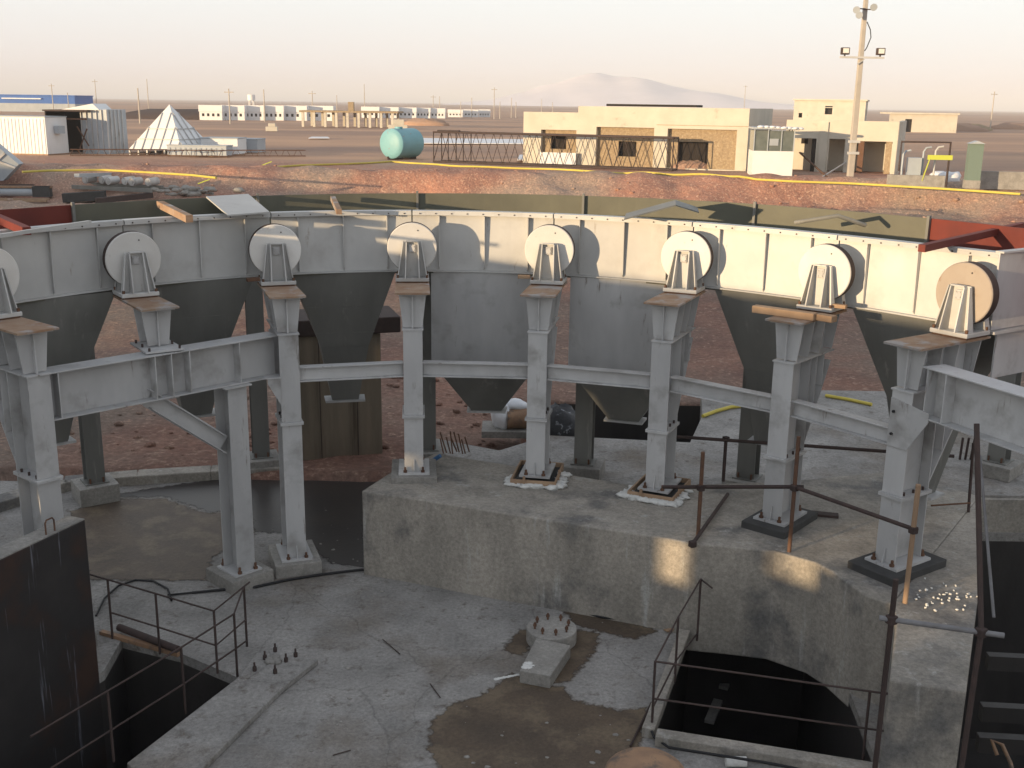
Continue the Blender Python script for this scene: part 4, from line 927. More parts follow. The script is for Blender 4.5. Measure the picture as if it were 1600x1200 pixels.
for (a, c, z0, z1), ip, nm_ in ((o1[0], i1, 'brick_infill'), (o1[1], i2, 'brick_infill'), (o1[2], i3, 'brick_infill')):
    m = MB(); wallgrid(m, c-a-.01, 1.7, z1+.2, [(ip[0]-a, ip[1]-a, ip[2], ip[3])], .2); o = m.build(nm_, T['brick'], b1); o.location = (a+.005, .36, 0)
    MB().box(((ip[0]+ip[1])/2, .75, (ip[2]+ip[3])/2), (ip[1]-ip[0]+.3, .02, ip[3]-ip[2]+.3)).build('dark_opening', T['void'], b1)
dp = 10.5
m = MB(); wallgrid(m, dp, 1.7, h1, [(1.2, 3.0, 3.9, 4.6), (4.2, 6.2, 3.9, 4.6), (7, 9, 3.9, 4.6)], .3); o = m.build('side_wall', T['cream'], b1); o.location = (L1-.001, .351, 0); o.rotation_euler = (0, 0, math.pi/2)
MB().box((xs2+(L1-xs2)/2, dp/2+.3, h1-.35), (L1-xs2-.7, dp-.4, .2)).build('roof', T['cream'], b1)
m = MB().box((0.15, dp/2, 2.7), (.3, dp-.8, 2.4)); m.box((L1/2, dp, 2.8), (L1-.7, .3, 3.0)); m.build('rear_wall', T['cream'], b1)
MB().box((xs2/2+.1, dp/2, lz(850, 176)-.3), (xs2-.5, dp-.9, .2)).build('low_roof', T['cream'], b1)
MB().box((xs2+1.0+(L1-xs2)/2*.6, 3.5, h1+.1), ((L1-xs2)*.55, 2, .16)).build('roof_membrane', T['void'], b1)
MB().box((L1-xs2*.55, -.012, lz(1030, 195)), (L1*.5, .02, .03)).build('band_line', T['brick'], b1)
m = MB(); m.box((lx(876), -.6, 2.4), (2.6, .04, 1.2), .1); tag(m.build('sheet_screen', T['sheet'], None), 'white plastic sheeting in front of the low wing of the cream building', 'sheeting'); bpy.data.objects['sheet_screen'].location = (A.x, A.y, -.1); bpy.data.objects['sheet_screen'].rotation_euler = (0, 0, an)
# second building
A2 = Vector((18.3, 75.2, 0)); 
def b2o(lst): return bops(lst, A2, dn_)
L2 = lx(1407, A2, dn_); h2 = lz(1400, 190, A2, dn_)
b2 = empty('concrete_building', (A2.x, A2.y, 0), an, 'grey shaded unfinished building with deep doorways behind the lamp pole', 'building')
o2 = b2o([(1237, 216, 1275, 275), (1295, 217, 1320, 275), (1338, 221, 1394, 280)])
m = MB(); wallgrid(m, L2, 1.6, h2, o2, .35); m.build('front_wall', T['cream'], b2)
m = MB(); wallgrid(m, 8, 1.6, h2, [], .3); o = m.build('side_wall', T['cream'], b2); o.location = (L2-.001, .351, 0); o.rotation_euler = (0, 0, math.pi/2)
MB().box((L2/2, 4.2, h2-.25), (L2-.7, 7.6, .2)).build('roof', T['cream'], b2)
MB().box((L2/2, 2.2, 3.2), (L2-.7, .2, 3.0)).build('inner_wall', T['cream'], b2)
for a, c, m_ in ((1341, 1350, 'rust'), (1384, 1393, 'brick'), (1268, 1274, 'void')):
    x0, x1 = lx(a, A2, dn_), lx(c, A2, dn_); MB().box(((x0+x1)/2, .2, 3.2), (x1-x0, .25, 3.0)).build('pier', T[m_], b2)
MB().box(((lx(1246, A2, dn_)+lx(1256, A2, dn_))/2, 2.08, 4.1), (.45, .03, .6)).build('window', T['void'], b2)
MB().box((lx(1286, A2, dn_), -.06, 3.5), (.5, .12, 3.6)).build('pilaster', T['cream'], b2)
# far right pair of houses
def farhouse(px, py, w_, d_, h_, rz, ops, side, name, label, m_='cream'):
    p = G(px, py); root = empty(name, (p.x, p.y, 0), rz, label, 'building')
    m = MB(); wallgrid(m, w_, 1.5, 2+h_, ops, .3); m.build('front_wall', T[m_], root)
    m = MB(); wallgrid(m, d_, 1.5, 2+h_, side, .3); o = m.build('side_wall', T[m_], root); o.location = (w_-.001, .301, 0); o.rotation_euler = (0, 0, math.pi/2)
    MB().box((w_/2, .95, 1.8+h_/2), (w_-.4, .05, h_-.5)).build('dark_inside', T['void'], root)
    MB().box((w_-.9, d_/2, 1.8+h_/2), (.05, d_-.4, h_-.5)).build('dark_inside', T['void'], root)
    MB().box((w_/2, d_/2, 2+h_+.15), (w_+.5, d_+.8, .3)).build('roof', T[m_], root); return root
r3 = farhouse(1238, 202, 13.6, 11, 5.6, -.34, [(1.0, 1.7, 4.3, 5.2), (6.0, 7.4, 5.0, 6.6)], [(1.5, 2.4, 4.6, 6), (3.5, 4.4, 4.6, 6), (5.6, 6.5, 4.6, 6), (7.6, 8.5, 4.6, 6)], 'two_storey_house', 'far two-storey cream house with a shaded side wall of small windows')
MB().box((6.5, .14, 2+4.3), (13.5, .35, .12)).build('band', T['cream'], r3)
r4 = farhouse(1388, 206, 12.4, 7, 3.3, -.10, [(2.9, 4.2, 2.0, 4.4)], [(1, 3, 2.0, 4.4)], 'flat_roofed_house', 'far low flat-roofed cream house at the right with one dark doorway')
p = G(1478, 207); 
# guard booth
p = G(1174, 274); s_ = mpp(p); bo = empty('guard_booth', (p.x, p.y, 0), -.10, 'small guard booth with white lower half, dusty windows and sagging sheet on its roof', 'booth')
w_ = 61*s_; hb = 37*s_; ht = 70*s_
MB().box((w_/2, w_/2, 2+hb/2-.1), (w_, w_, hb+.2)).build('lower_panel', T['cladw'], bo)
MB().box((w_/2, w_/2, 2+hb+(ht-hb)/2-.06), (w_-.06, w_-.06, ht-hb-.12)).build('window_band', T['glass'], bo)
for x in (.03, w_*.35, w_*.68, w_-.03):
    MB().box((x, .0, 2+(hb+ht)/2), (.06, .06, ht-hb)).build('window_post', T['cladg'], bo)
for y in (w_*.5, w_): MB().box((w_, y, 2+(hb+ht)/2), (.06, .06, ht-hb)).build('window_post', T['cladg'], bo)
MB().box((w_*.5, -.01, 2+hb+.55), (.55, .04, .42)).build('small_window', T['cladg'], bo)
MB().box((w_/2+.05, w_/2, 2+ht+.03), (w_+.3, w_+.3, .1)).build('roof', T['cladg'], bo)
m = MB(); 
for k_ in range(8): m.blob((w_*.15+k_*w_*.14, -.02+.05*(k_ % 2), 2+ht+.12-.012*k_), .24, .25, .09, k_, 8, 5, .25)
m.build('roof_sheet', T['sheet'], bo)
# lamp pole
p = G(1328, 277); s_ = mpp(p); lpole = empty('lamp_pole', (p.x, p.y, 1.9), .05, 'tall concrete lamp pole with two square floodlights on a crossbar', 'lamp pole')
m = MB(); a0, a1 = .19, .15; m.loft([Vector((i*a0, j*a0*.8, 0)) for i, j in ((-1, -1), (1, -1), (1, 1), (-1, 1))], [Vector((i*a1*.75, j*a1*.75, 12.4)) for i, j in ((-1, -1), (1, -1), (1, 1), (-1, 1))])
m.build('shaft', T['pole'], lpole, .03)
zc_ = ZA(1338, 90, p.x, p.y)-1.9
MB().box((0, -.22, zc_), (2.75, .10, .12)).build('crossbar', T['white'], lpole); MB().bar((-.25, -.22, zc_-.4), (.15, -.22, zc_-.1), .06, .06).build('bar_stay', T['white'], lpole)
for x in (-1.08, 1.12):
    f = MB().box((x, -.22, zc_+.36), (.50, .30, .42)).build('floodlight', T['darksteel'], lpole, .03); MB().box((x, -.375, zc_+.38), (.36, .02, .28)).build('lens', T['lens'], f)
    MB().box((x, -.2, zc_+.10), (.08, .06, .14)).build('bracket', T['darksteel'], f)
zt_ = ZA(1342, 15, p.x, p.y)-1.9
MB().tube([(-.5, -.2, zt_+.05), (0, -.22, zt_), (.45, -.2, zt_)], .035, 8).build('upper_arm', T['darksteel'], lpole)
for x, z in ((-.62, .05), (-.42, -.25), (.42, .22)):
    f = MB().tube([(x, -.2, zt_+z), (x-.1, -.55, zt_+z-.12)], .12, 10, r2=.22).build('upper_lamp', T['cladg'], lpole)
MB().tube([(.17, -.05, zt_-.7), (.42, -.05, zt_-1.15), (.5, -.05, zt_-1.6), (.3, -.05, zt_-2.2), (.18, -.05, zt_-2.4)], .03, 6).build('slack_cable', T['black'], lpole)
for z in (1.6, 2.3): MB().box((0, -.2, z), (.72, .12, .16)).build('clamp', T['white'], lpole)
# green kiosk, low wall, pipe frame with yellow tape
p = G(1507, 293); s_ = mpp(p); kk = empty('green_kiosk', (p.x, p.y, 2), -.15, 'narrow grey-green cabinet with a gabled cap on a concrete plinth', 'cabinet')
MB().box((.42, .3, .18), (.80, .6, .45)).build('plinth', T['foot'], kk); MB().box((.42, .3, 1.4), (.74, .6, 2.0)).build('cabinet_body', T['green'], kk)
MB().ext([(0, -.1, 2.4), (.84, -.1, 2.4), (.42, -.1, 2.56)], (0, .8, 0)).build('cap', T['cladg'], kk)
p = G(1527, 291); o = MB().box((2.6, .15, .35), (5.2, .3, 1.0)).build('low_concrete_wall', T['foot']); o.location = (p.x, p.y, 2); o.rotation_euler = (0, 0, -.12); tag(o, 'low pale concrete wall right of the green cabinet', 'wall')
p = G(1402, 290); s_ = mpp(p); fr_ = empty('bent_pipe_rack', (p.x, p.y, 2), -.12, 'dark pipe frame and bent pipes hung with yellow tape beside the cabinet', 'pipe frame')
Wf = 72*s_; Hf = 66*s_
MB().tube([(0, 0, .8), (0, 0, Hf), (Wf, 0, Hf), (Wf, 0, 0)], .07, 6).build('frame_rail', T['darksteel'], fr_)
for x, h_, m_ in ((.25, .7, 'cladg'), (1.35, .78, 'cladg'), (2.0, .8, 'white')):
    MB().tube([(x, .4, .1), (x, .4, Hf*h_), (x+.12, .4, Hf*h_+.2), (x+.4, .4, Hf*h_+.25)], .06, 8).build('bent_pipe', T[m_], fr_)
MB().box((2.15, -.05, Hf*.66), (1.35, .04, .26)).build('yellow_tape', T['ygreen'], fr_); MB().bar((1.3, -.05, .3), (1.6, -.05, Hf*.62), .1, .04).build('yellow_brace', T['ygreen'], fr_)
MB().box((.9, .5, .8), (.7, .6, 1.5)).build('cabinet', T['cladg'], fr_)
MB().box((1.0, .1, .25), (3.1, .35, .7)).build('concrete_base', T['foot'], fr_)
for k_, (x, y) in enumerate(((1470, 286), (1483, 287), (1494, 288))):
    q = G(x, y); o = MB().blob((q.x, q.y+.6, 2.25), .55, .4, .42, k_, 10, 6, .25).build('white_bag', T['sheet']); tag(o, 'crumpled white bag between the pipe frame and the green cabinet', 'bag', 'white bags by the cabinet')
# loose poles leaning right of booth
a = G(1236, 262); c = G(1292, 279); tag(MB().tube([(a.x, a.y, 3.5), (c.x, c.y, 2.1)], .06, 6).build('leaning_pole', T['rust']), 'rusty pole leaning from the booth down to the right', 'pole')
a = G(1285, 279); c = G(1330, 268); tag(MB().tube([(a.x, a.y, 2.1), (c.x, c.y, 2.9)], .05, 6).build('leaning_pole', T['white']), 'pale pole leaning against the lamp pole', 'pole')
# tank
p = G(612, 250); r_ = 22.5*mpp(p); tk = empty('storage_tank', (p.x, p.y, 2), 0, 'turquoise cylindrical tank lying on its side with rust scribbles on its end', 'tank')
ax = Vector((.52, .85, 0)).normalized(); c0 = Vector((0, 0, r_+.1)); m = MB()
m.tube([c0, c0+ax*2.6], r_, 32, False); m.build('shell', T['teal'], tk)
for s__, cc in ((-1, c0), (1, c0+ax*2.6)):
    sd = ax.cross(Vector((0, 0, 1))); vs = []
    for i in range(5):
        a = i/4*math.pi/2; rr_ = r_*math.cos(a) if i < 4 else .002
        vs += [cc+ax*(s__*.22*math.sin(a))+sd*(rr_*math.cos(6.2832*j/32))+Vector((0, 0, rr_*math.sin(6.2832*j/32))) for j in range(32)]
    MB().add(vs, [(i*32+j, i*32+(j+1) % 32, (i+1)*32+(j+1) % 32, (i+1)*32+j) for i in range(4) for j in range(32)], True).build('dished_end', T['teal'], tk)
for k_ in (.4, 2.1): MB().box(c0+ax*k_-Vector((0, 0, r_)), (1.2, .2, .3), .5).build('saddle', T['darksteel'], tk)
MB().tube([c0+ax*.9+Vector((0, 0, r_-.02)), c0+ax*.9+Vector((0, 0, r_+.12))], .3, 14).build('manhole', T['teal'], tk)
# lattice mast lying on the ground
a = G(677, 254); c = G(1050, 268); dv2 = c-a; Lm = dv2.length; lm = empty('lattice_mast', (a.x, a.y, 2.08), math.atan2(dv2.y, dv2.x), 'rusty lattice mast section lying along the far rim in front of the cream building', 'lattice mast')
Hm = 44*mpp(a); Wm = 1.3; nb_ = 13
for y in (0, Wm):
    for z in (0, Hm): MB().tube([(0, y, z), (Lm, y, z)], .075, 6).build('chord', T['darksteel'], lm)
def zz(f): return [f(i) for i in range(2*nb_+1)]
for y in (0, Wm): MB().tube([(Lm*i/(2*nb_), y, Hm*(i % 2)) for i in range(2*nb_+1)], .045, 5).build('lacing', T['darksteel'], lm)
for z in (0, Hm): MB().tube([(Lm*i/(2*nb_), Wm*(i % 2), z) for i in range(2*nb_+1)], .03, 5).build('lacing', T['darksteel'], lm)
for x in (.02, 1.2, 2.4, Lm): MB().tube([(x, 0, 0), (x, 0, Hm), (x, Wm, Hm), (x, Wm, 0), (x, 0, 0)], .04, 5).build('end_frame', T['darksteel'], lm)
MB().box((1.0, .5, Hm+.1), (1.6, .5, .08), .15).build('plate_on_top', T['darksteel'], lm)
# containers and steelwork on the left
def boxhouse(px, py, w_, d_, h_, rz, name, label, cat, m_='cladw', corr=0, flip=False):
    p = G(px, py); root = empty(name, (p.x, p.y, 2), rz, label, cat)
    sx_ = -1 if flip else 1
    MB().box((sx_*w_/2, d_/2, h_/2), (w_, d_, h_)).build('body', T[m_], root)
    MB().box((sx_*w_/2, d_/2, h_+.04), (w_+.08, d_+.08, .08)).build('roof_edge', T['cladg'], root)
    MB().box((sx_*w_/2, d_/2, .05), (w_+.05, d_+.05, .1)).build('base_rail', T['ochre'], root)
    if corr:
        n = int(w_/corr)
        for k_ in range(n): MB().box((sx_*(k_+.5)*corr, -.02, h_/2), (corr*.35, .04, h_-.25)).build('corrugation', T[m_], root)
    return root
wc = boxhouse(75, 243, 7.2, 2.6, 2.75, -.22, 'site_container', 'white corrugated site container at the left edge with an air conditioner on its end', 'container', 'cladw', .3, True)
MB().box((.25, 1.3, 1.85), (.45, .7, .55)).build('air_conditioner', T['cladg'], wc); MB().box((-5.0, -.06, 1.6), (.75, .06, .65)).build('window', T['glass'], wc)
p = G(132, 240); s_ = mpp(p); st_ = empty('ribbed_bin', (p.x, p.y, 2), -.20, 'tall grey steel bin with vertical ribs standing beside the white container', 'steel bin')
W_ = 43*s_; H_ = 66*s_
MB().box((W_/2, W_/2+.25, H_/2), (W_, W_+.5, H_)).build('shell', T['cladg'], st_)
for k_ in range(6): MB().box((W_*k_/5, -.05, H_/2), (.06, .12, H_-.02)).build('rib', T['paint'], st_)
for k_ in range(4): MB().box((W_+.05, W_*(k_+.6)/4, H_/2), (.12, .06, H_-.02)).build('rib', T['paint'], st_)
p = G(62, 241); s_ = mpp(p); oc = empty('open_shed', (p.x, p.y+1.5, 2), -.1, 'dark open-fronted shed between the container and the ribbed bin', 'shed')
W_ = 68*s_; H_ = 64*s_
MB().box((W_/2, 3.0, H_/2), (W_, .1, H_)).build('back_wall', T['void'], oc); MB().box((.05, 1.5, H_/2), (.1, 2.9, H_)).build('side_wall', T['void'], oc)
MB().box((W_/2, 1.5, H_+.06), (W_+.2, 3.2, .12)).build('roof', T['darksteel'], oc); MB().box((W_*.75, -.02, H_-.55), (W_*.5, .06, .12)).build('orange_beam', T['rust'], oc)
MB().bar((W_*.72, .1, .1), (W_*.97, .1, H_*.6), .08, .08).build('brace', T['rust'], oc); MB().bar((W_*.72, .2, H_*.65), (W_*.97, .2, .6), .08, .08).build('brace', T['rust'], oc)
m = MB().ext([(W_*.35, .4, H_+.13), (W_*1.25, .4, H_+.13), (W_*1.1, .4, H_+.6)], (0, 2.2, 0)); tag(m.build('tilted_sheet', T['cladw']), 'white tilted sheet on top of the dark open shed', 'sheet'); bpy.data.objects['tilted_sheet'].location = oc.location; bpy.data.objects['tilted_sheet'].rotation_euler = oc.rotation_euler
# pyramid hopper
p = G(243, 243); s_ = mpp(p); py_ = empty('pyramid_hopper', (p.x, p.y, 2), -.28, 'white upturned pyramid-shaped steel hopper with ribs standing on a low frame', 'steel hopper')
bw = 92*s_; H0 = .45; H1 = 76*s_; y0 = 0
cnr = [Vector((-bw/2, 0, H0)), Vector((bw/2, 0, H0)), Vector((bw/2, bw, H0)), Vector((-bw/2, bw, H0))]; ap = Vector((0, bw/2, H1))
MB().add(cnr+[ap], [(0, 1, 4), (1, 2, 4), (2, 3, 4), (3, 0, 4), (3, 2, 1, 0)]).build('shell', T['cladw'], py_)
for a_, b_ in ((0, 1), (1, 2)):
    nrm_ = (cnr[b_]-cnr[a_]).cross(ap-cnr[a_]).normalized()*.04
    for k_ in range(6):
        q = cnr[a_].lerp(cnr[b_], (k_+.5)/6); t_ = 1-abs((k_+.5)/6-.5)*2
        MB().bar(q+nrm_, q+(ap-(cnr[a_]+cnr[b_])/2)*(t_*.97)+nrm_, .05, .09).build('rib', T['white'], py_)
    for f_ in (.22, .45):
        MB().bar(cnr[a_].lerp(ap, f_)+nrm_, cnr[b_].lerp(ap, f_)+nrm_, .05, .06).build('rib', T['white'], py_)
for k_ in range(7): MB().box((-bw/2+bw*k_/6, .1, H0/2), (.12, .12, H0-.01)).build('leg', T['white'], py_)
MB().box((0, bw/2, .12), (bw*1.02, bw, .1)).build('base_frame', T['darksteel'], py_)
q1 = boxhouse(262, 244, 4.6, 1.4, .78, -.1, 'low_steel_box', 'long low grey steel trough lying right of the pyramid hopper', 'steel trough', 'cladg', .4)
q2 = boxhouse(372, 243, 2.9, 2.4, 1.25, -.05, 'small_cabin', 'small white cabin with a dark doorway behind the low trough', 'cabin', 'cladw', 0, True)
q3 = boxhouse(374, 240, 1.5, 2.4, 1.1, -.05, 'small_cabin', 'grey-white cabin end with a dark doorway, rightmost of the low white boxes', 'cabin', 'cladg')
MB().box((.35, -.02, .5), (.6, .03, .9)).build('doorway', T['void'], q3)
# rebar cages along the ground
for k_, (x0, x1, y) in enumerate(((110, 262, 245), (262, 478, 246))):
    a = G(x0, y); c = G(x1, y); dd_ = c-a; rc_ = empty('rebar_cage', (a.x, a.y, 2.1), math.atan2(dd_.y, dd_.x), ['dark red rebar cage lying in front of the pyramid hopper', 'dark red rebar cage lying in front of the small white cabins'][k_], 'rebar cage', 'rebar cages')
    for y_ in (0, .5):
        for z_ in (0, .42): MB().tube([(0, y_, z_), (dd_.length, y_, z_)], .03, 5).build('long_bar', T['rust'], rc_)
    n = int(dd_.length/.45)
    MB().tube([(dd_.length*i/(2*n), .25+.27*(1 if (i//2) % 2 else -1), .44*(1 if ((i+1)//2) % 2 else 0)) for i in range(2*n)], .02, 4).build('stirrups', T['rust'], rc_)
# tilted grey chute at the left edge, beams and roller rack on the slope
p = P(5, 280, 1.5); ch = empty('steel_chute', (p.x-.6, p.y, 1.4), .2, 'grey ribbed steel chute leaning at the left edge', 'chute')
m = MB().ext([(-1.2, 0, .0), (.55, 0, .0), (1.5, 0, .95), (.3, 0, 2.1), (-1.2, 0, 1.2)], (0, 1.2, 0)); m.build('body', T['cladg'], ch)
for a_, b_ in (((-.9, -.04, .1), (.8, -.04, 1.6)), ((.2, -.04, 1.2), (1.3, -.04, .75))): MB().bar(a_, b_, .08, .12).build('rib', T['paint'], ch)
def onslope(px, py):
    z = 1.5
    for _ in range(30):
        q = P(px, py, z); z = z*.5+ground(q.x, q.y)*.5
    return P(px, py, z)
a = onslope(-30, 312); c = onslope(82, 309)
bt = empty('steel_beams', (a.x, a.y, a.z+.3), math.atan2(c.y-a.y, c.x-a.x), 'stack of dark beams and a perforated box section lying at the left edge', 'steel beams'); Lb = (c-a).length
MB().box((Lb/2, 0, .45), (Lb, .5, .1)).build('top_beam', T['ochre'], bt); MB().tube([(0, -.1, .15), (Lb*.75, -.1, .15)], .24, 10).build('round_section', T['cladg'], bt)
MB().box((Lb*.87, -.05, .2), (Lb*.24, .55, .6)).build('perforated_end', T['grout'], bt)
m = MB(); m.box((Lb*.5, -1.3, -.15), (Lb*1.1, .25, .1), .03); m.box((Lb*.55, -1.7, -.2), (Lb*1.0, .2, .1), -.02); tag(m.build('plank_pile', T['wood']), 'pile of weathered planks lying in front of the dark beams at the left edge', 'planks'); o = bpy.data.objects['plank_pile']; o.location = bt.location; o.rotation_euler = bt.rotation_euler
a = onslope(114, 306); c = onslope(236, 292); Lr = (c-a).length*1.0
rk = empty('roller_rack', (a.x, a.y, a.z+.35), math.atan2(c.y-a.y, c.x-a.x)+.0, 'dark steel rack on the slope carrying six short grey pipe-ended rollers', 'rack')
MB().box((Lr/2, .0, .18), (Lr, .12, .22)).build('front_beam', T['dark'], rk, .01); MB().box((Lr/2, 1.0, .30), (Lr, .12, .22)).build('rear_beam', T['dark'], rk)
for k_ in range(4): MB().box((Lr*(k_+.5)/4, .5, .12), (.12, 1.1, .12)).build('cross_member', T['dark'], rk)
for k_ in range(6):
    x = Lr*(.18+k_*.145); f = MB().tube([(x, -.05+(k_ % 2)*.4, .62), (x+.05, .7+(k_ % 2)*.4, .66)], .22, 14).build('stub_roller', T['paint'], rk)
    MB().tube([(x, -.09+(k_ % 2)*.4, .62), (x, -.051+(k_ % 2)*.4, .62)], .12, 12).build('hub', T['white'], f)
m = MB(); rnd = random.Random(31)
for k_ in range(70):
    q = onslope(rnd.gauss(298, 24), rnd.gauss(301, 4)); r__ = rnd.uniform(.08, .26); m.blob((q.x, q.y, q.z+r__*.3), r__*1.5, r__, r__*.6, k_, 7, 5, .3)
tag(m.build('grey_rubble', T['foot']), 'heap of grey rubble on the slope right of the roller rack', 'rubble', kind='stuff')
for k_, (x0, y0, x1, y1, wd, hh, mm2, lab) in enumerate(((60, 277, 175, 275, .4, .2, 'darksteel', 'long dark beam lying behind the roller rack'), (100, 316, 165, 312, .6, .5, 'grout', 'dark box section in front of the roller rack'), (150, 318, 238, 309, .4, .3, 'darksteel', 'dark plate stack under the front of the roller rack'),
        (120, 277, 200, 274, .3, .2, 'cladg', 'pale thin channel lying near the left rim'), (0, 300, 60, 298, .7, .4, 'darksteel', 'dark wide beam behind the perforated box section'))):
    a = onslope(x0, y0); c = onslope(x1, y1); tag(MB().bar(a+Vector((0, 0, hh/2)), c+Vector((0, 0, hh/2)), wd, hh).build('scrap_beam', T[mm2]), lab, 'scrap steel')
# yellow hoses along the rim
def hose(px, label, rad=.07):
    pts = []
    for (x0, y0), (x1, y1) in zip(px, px[1:]):
        n = 6
        for k_ in range(n):
            t_ = k_/n; q = P(x0+(x1-x0)*t_, y0+(y1-y0)*t_, 2.15); pts.append(Vector((q.x, q.y, max(ground(q.x, q.y), 2.0)+rad*.8)))
    return tag(MB().tube(pts, rad, 6).build('yellow_hose', T['yellow']), label, 'hose', 'yellow hoses along the far rim')
hose([(35, 266), (75, 264), (160, 263), (235, 267), (300, 271), (345, 276)], 'yellow hose along the left rim above the rollers rack')
hose([(408, 260), (470, 256), (540, 254), (612, 251), (720, 258), (850, 262), (1000, 270), (1080, 273), (1170, 277), (1240, 281), (1330, 284), (1400, 288), (1470, 292), (1620, 302)], 'long yellow hose along the middle and right rim')
for k_, (x, y) in enumerate(((318, 290), (416, 261))):
    q = onslope(x, y); o = MB().bar((q.x-.3, q.y, q.z+.1), (q.x+.35, q.y+.1, q.z+.35), .25, .05).build('tape_scrap', T['ygreen']); tag(o, ['yellow-green tape scrap on the slope right of the roller rack', 'yellow-green tape scrap at the rim where the long hose begins'][k_], 'tape')
# row of white site cabins far off
def cabin(px0, px1, ytop, ybase, label, grp):
    p = G(px0, ybase); s_ = mpp(p); w_ = (px1-px0)*s_; h_ = (ybase-ytop)*s_
    root = empty('site_cabin', (p.x, p.y, 2), -.02, label, 'cabin', grp)
    MB().box((w_/2, 1.5, h_/2-.1), (w_, 3, h_-.2)).build('wall', T['cladw'], root); MB().box((w_/2, 1.5, h_-.02), (w_+.2, 3.3, h_*.55)).build('roof', T['cladw'], root)
    for k_ in range(4): MB().box((w_*(k_+.75)/4.5, -.02, h_*.45), (w_*.10, .03, h_*.24)).build('window', T['void'], root)
xs_c = [312, 347, 382, 412, 443, 479, 520]
for k_, (a, c) in enumerate(zip(xs_c, xs_c[1:])): cabin(a, c-.4, 170+k_*.2, 187.5+k_*.2, 'white-roofed site cabin in the row left of the open shed' , 'site cabins left of the open shed')
xs_c = [565, 592, 622, 650, 672, 695]
for k_, (a, c) in enumerate(zip(xs_c, xs_c[1:])): cabin(a, c-.4, 171+k_*.5, 184+k_*.2, 'small white-roofed site cabin in the row right of the open shed', 'site cabins right of the open shed')
for k_, (a, c) in enumerate(((700, 722), (724, 746), (748, 765))): cabin(a, c, 174, 183, 'distant pale cabin in the row left of the cream building', 'distant cabins')
# open shed frame
p = G(468, 199); s_ = mpp(p); os_ = empty('open_frame_shed', (p.x, p.y, 2), -.02, 'half-built open shed with thin flat roof on many columns in the middle distance', 'shed')
W_ = 150*s_; H_ = 24*s_
MB().box((W_/2, 4, H_), (W_, 8, .28)).build('roof', T['brick'], os_)
for k_ in range(9):
    for y in (.3, 7.5): MB().box((W_*(k_+.3)/8.8, y, H_/2), (.4, .4, H_-.2)).build('column', T['cream'], os_)
MB().box((W_*.51, 2, H_+.8), (.9, .9, 1.5)).build('roof_tank', T['brick'], os_)
# blue warehouse
p = G(-4, 174); s_ = mpp(p); bw_ = empty('blue_warehouse', (p.x, p.y, 2), -.06, 'long blue-clad warehouse with a pale base at the far left', 'warehouse')
W_ = 122*s_; H_ = 25*s_
MB().box((W_/2, 6, H_*.25), (W_, 12, H_*.5)).build('base_wall', T['cladg'], bw_); MB().box((W_/2, 6, H_*.73), (W_+.05, 12.05, H_*.46)).build('blue_wall', T['blue'], bw_)
MB().box((W_/2, 6, H_*.98), (W_+.4, 12.4, .25)).build('roof', T['blue'], bw_); MB().box((W_*.33, -.3, H_*.78), (W_*.5, .5, .3)).build('canopy', T['cladw'], bw_)
# mounds and piles
def mound(px, py, rx, h_, m_, label, cat='mound'):
    p = G(px, py); o = MB().blob((p.x, p.y, 1.9), rx, rx*.5, h_, px, 14, 8, .16).build('soil_mound', T[m_]); return tag(o, label, cat)
mound(280, 186, 15, 2.2, 'darksteel', 'long dark soil mound behind the pyramid hopper')
mound(665, 196, 5, 1.4, 'dirt', 'small soil heap right of the open frame shed')
mound(1500, 205, 5.5, 1.7, 'dirt', 'reddish soil heap right of the flat-roofed house'); mound(1520, 204, 4, 1.5, 'brick', 'tan rubble heap right of the reddish soil heap'); mound(1590, 202, 7, 1.6, 'dirt', 'dark soil heap at the right edge')
mound(1085, 264, 1.6, .8, 'dirt', 'small soil heap in the doorway of the cream building')
for px, py, lab, sz in ((425, 205, 'small pale block pile left of the open frame shed columns', .9), (622, 207, 'pale stepped block pile right of the open frame shed', 1.5)):
    p = G(px, py); r_ = empty('block_pile', (p.x, p.y, 2), .1, lab, 'block pile'); MB().box((0, 0, sz*.35), (sz*1.8, sz, sz*.7)).build('lower_blocks', T['cream'], r_, .05); MB().box((.05, 0, sz*.95), (sz*1.1, sz*.8, sz*.5)).build('upper_blocks', T['cream'], r_, .05)
def flat(px, lab, m_='sheet'):
    pts = [G(*q, 2.0) for q in px]; m = MB(); 
    m.ext([(q.x, q.y, 2.10) for q in pts], (0, 0, .08)); return tag(m.build('ground_sheet', T[m_]), lab, 'sheet')
flat([(655, 226), (655, 218), (828, 220), (828, 227)], 'long white sheet on the ground between the tank and the cream building')
flat([(482, 218), (487, 216), (512, 216), (515, 218)], 'small white sheet on the plain left of the tank')
flat([(808, 253), (812, 245), (842, 246), (846, 253)], 'low white bundle behind the lattice mast')
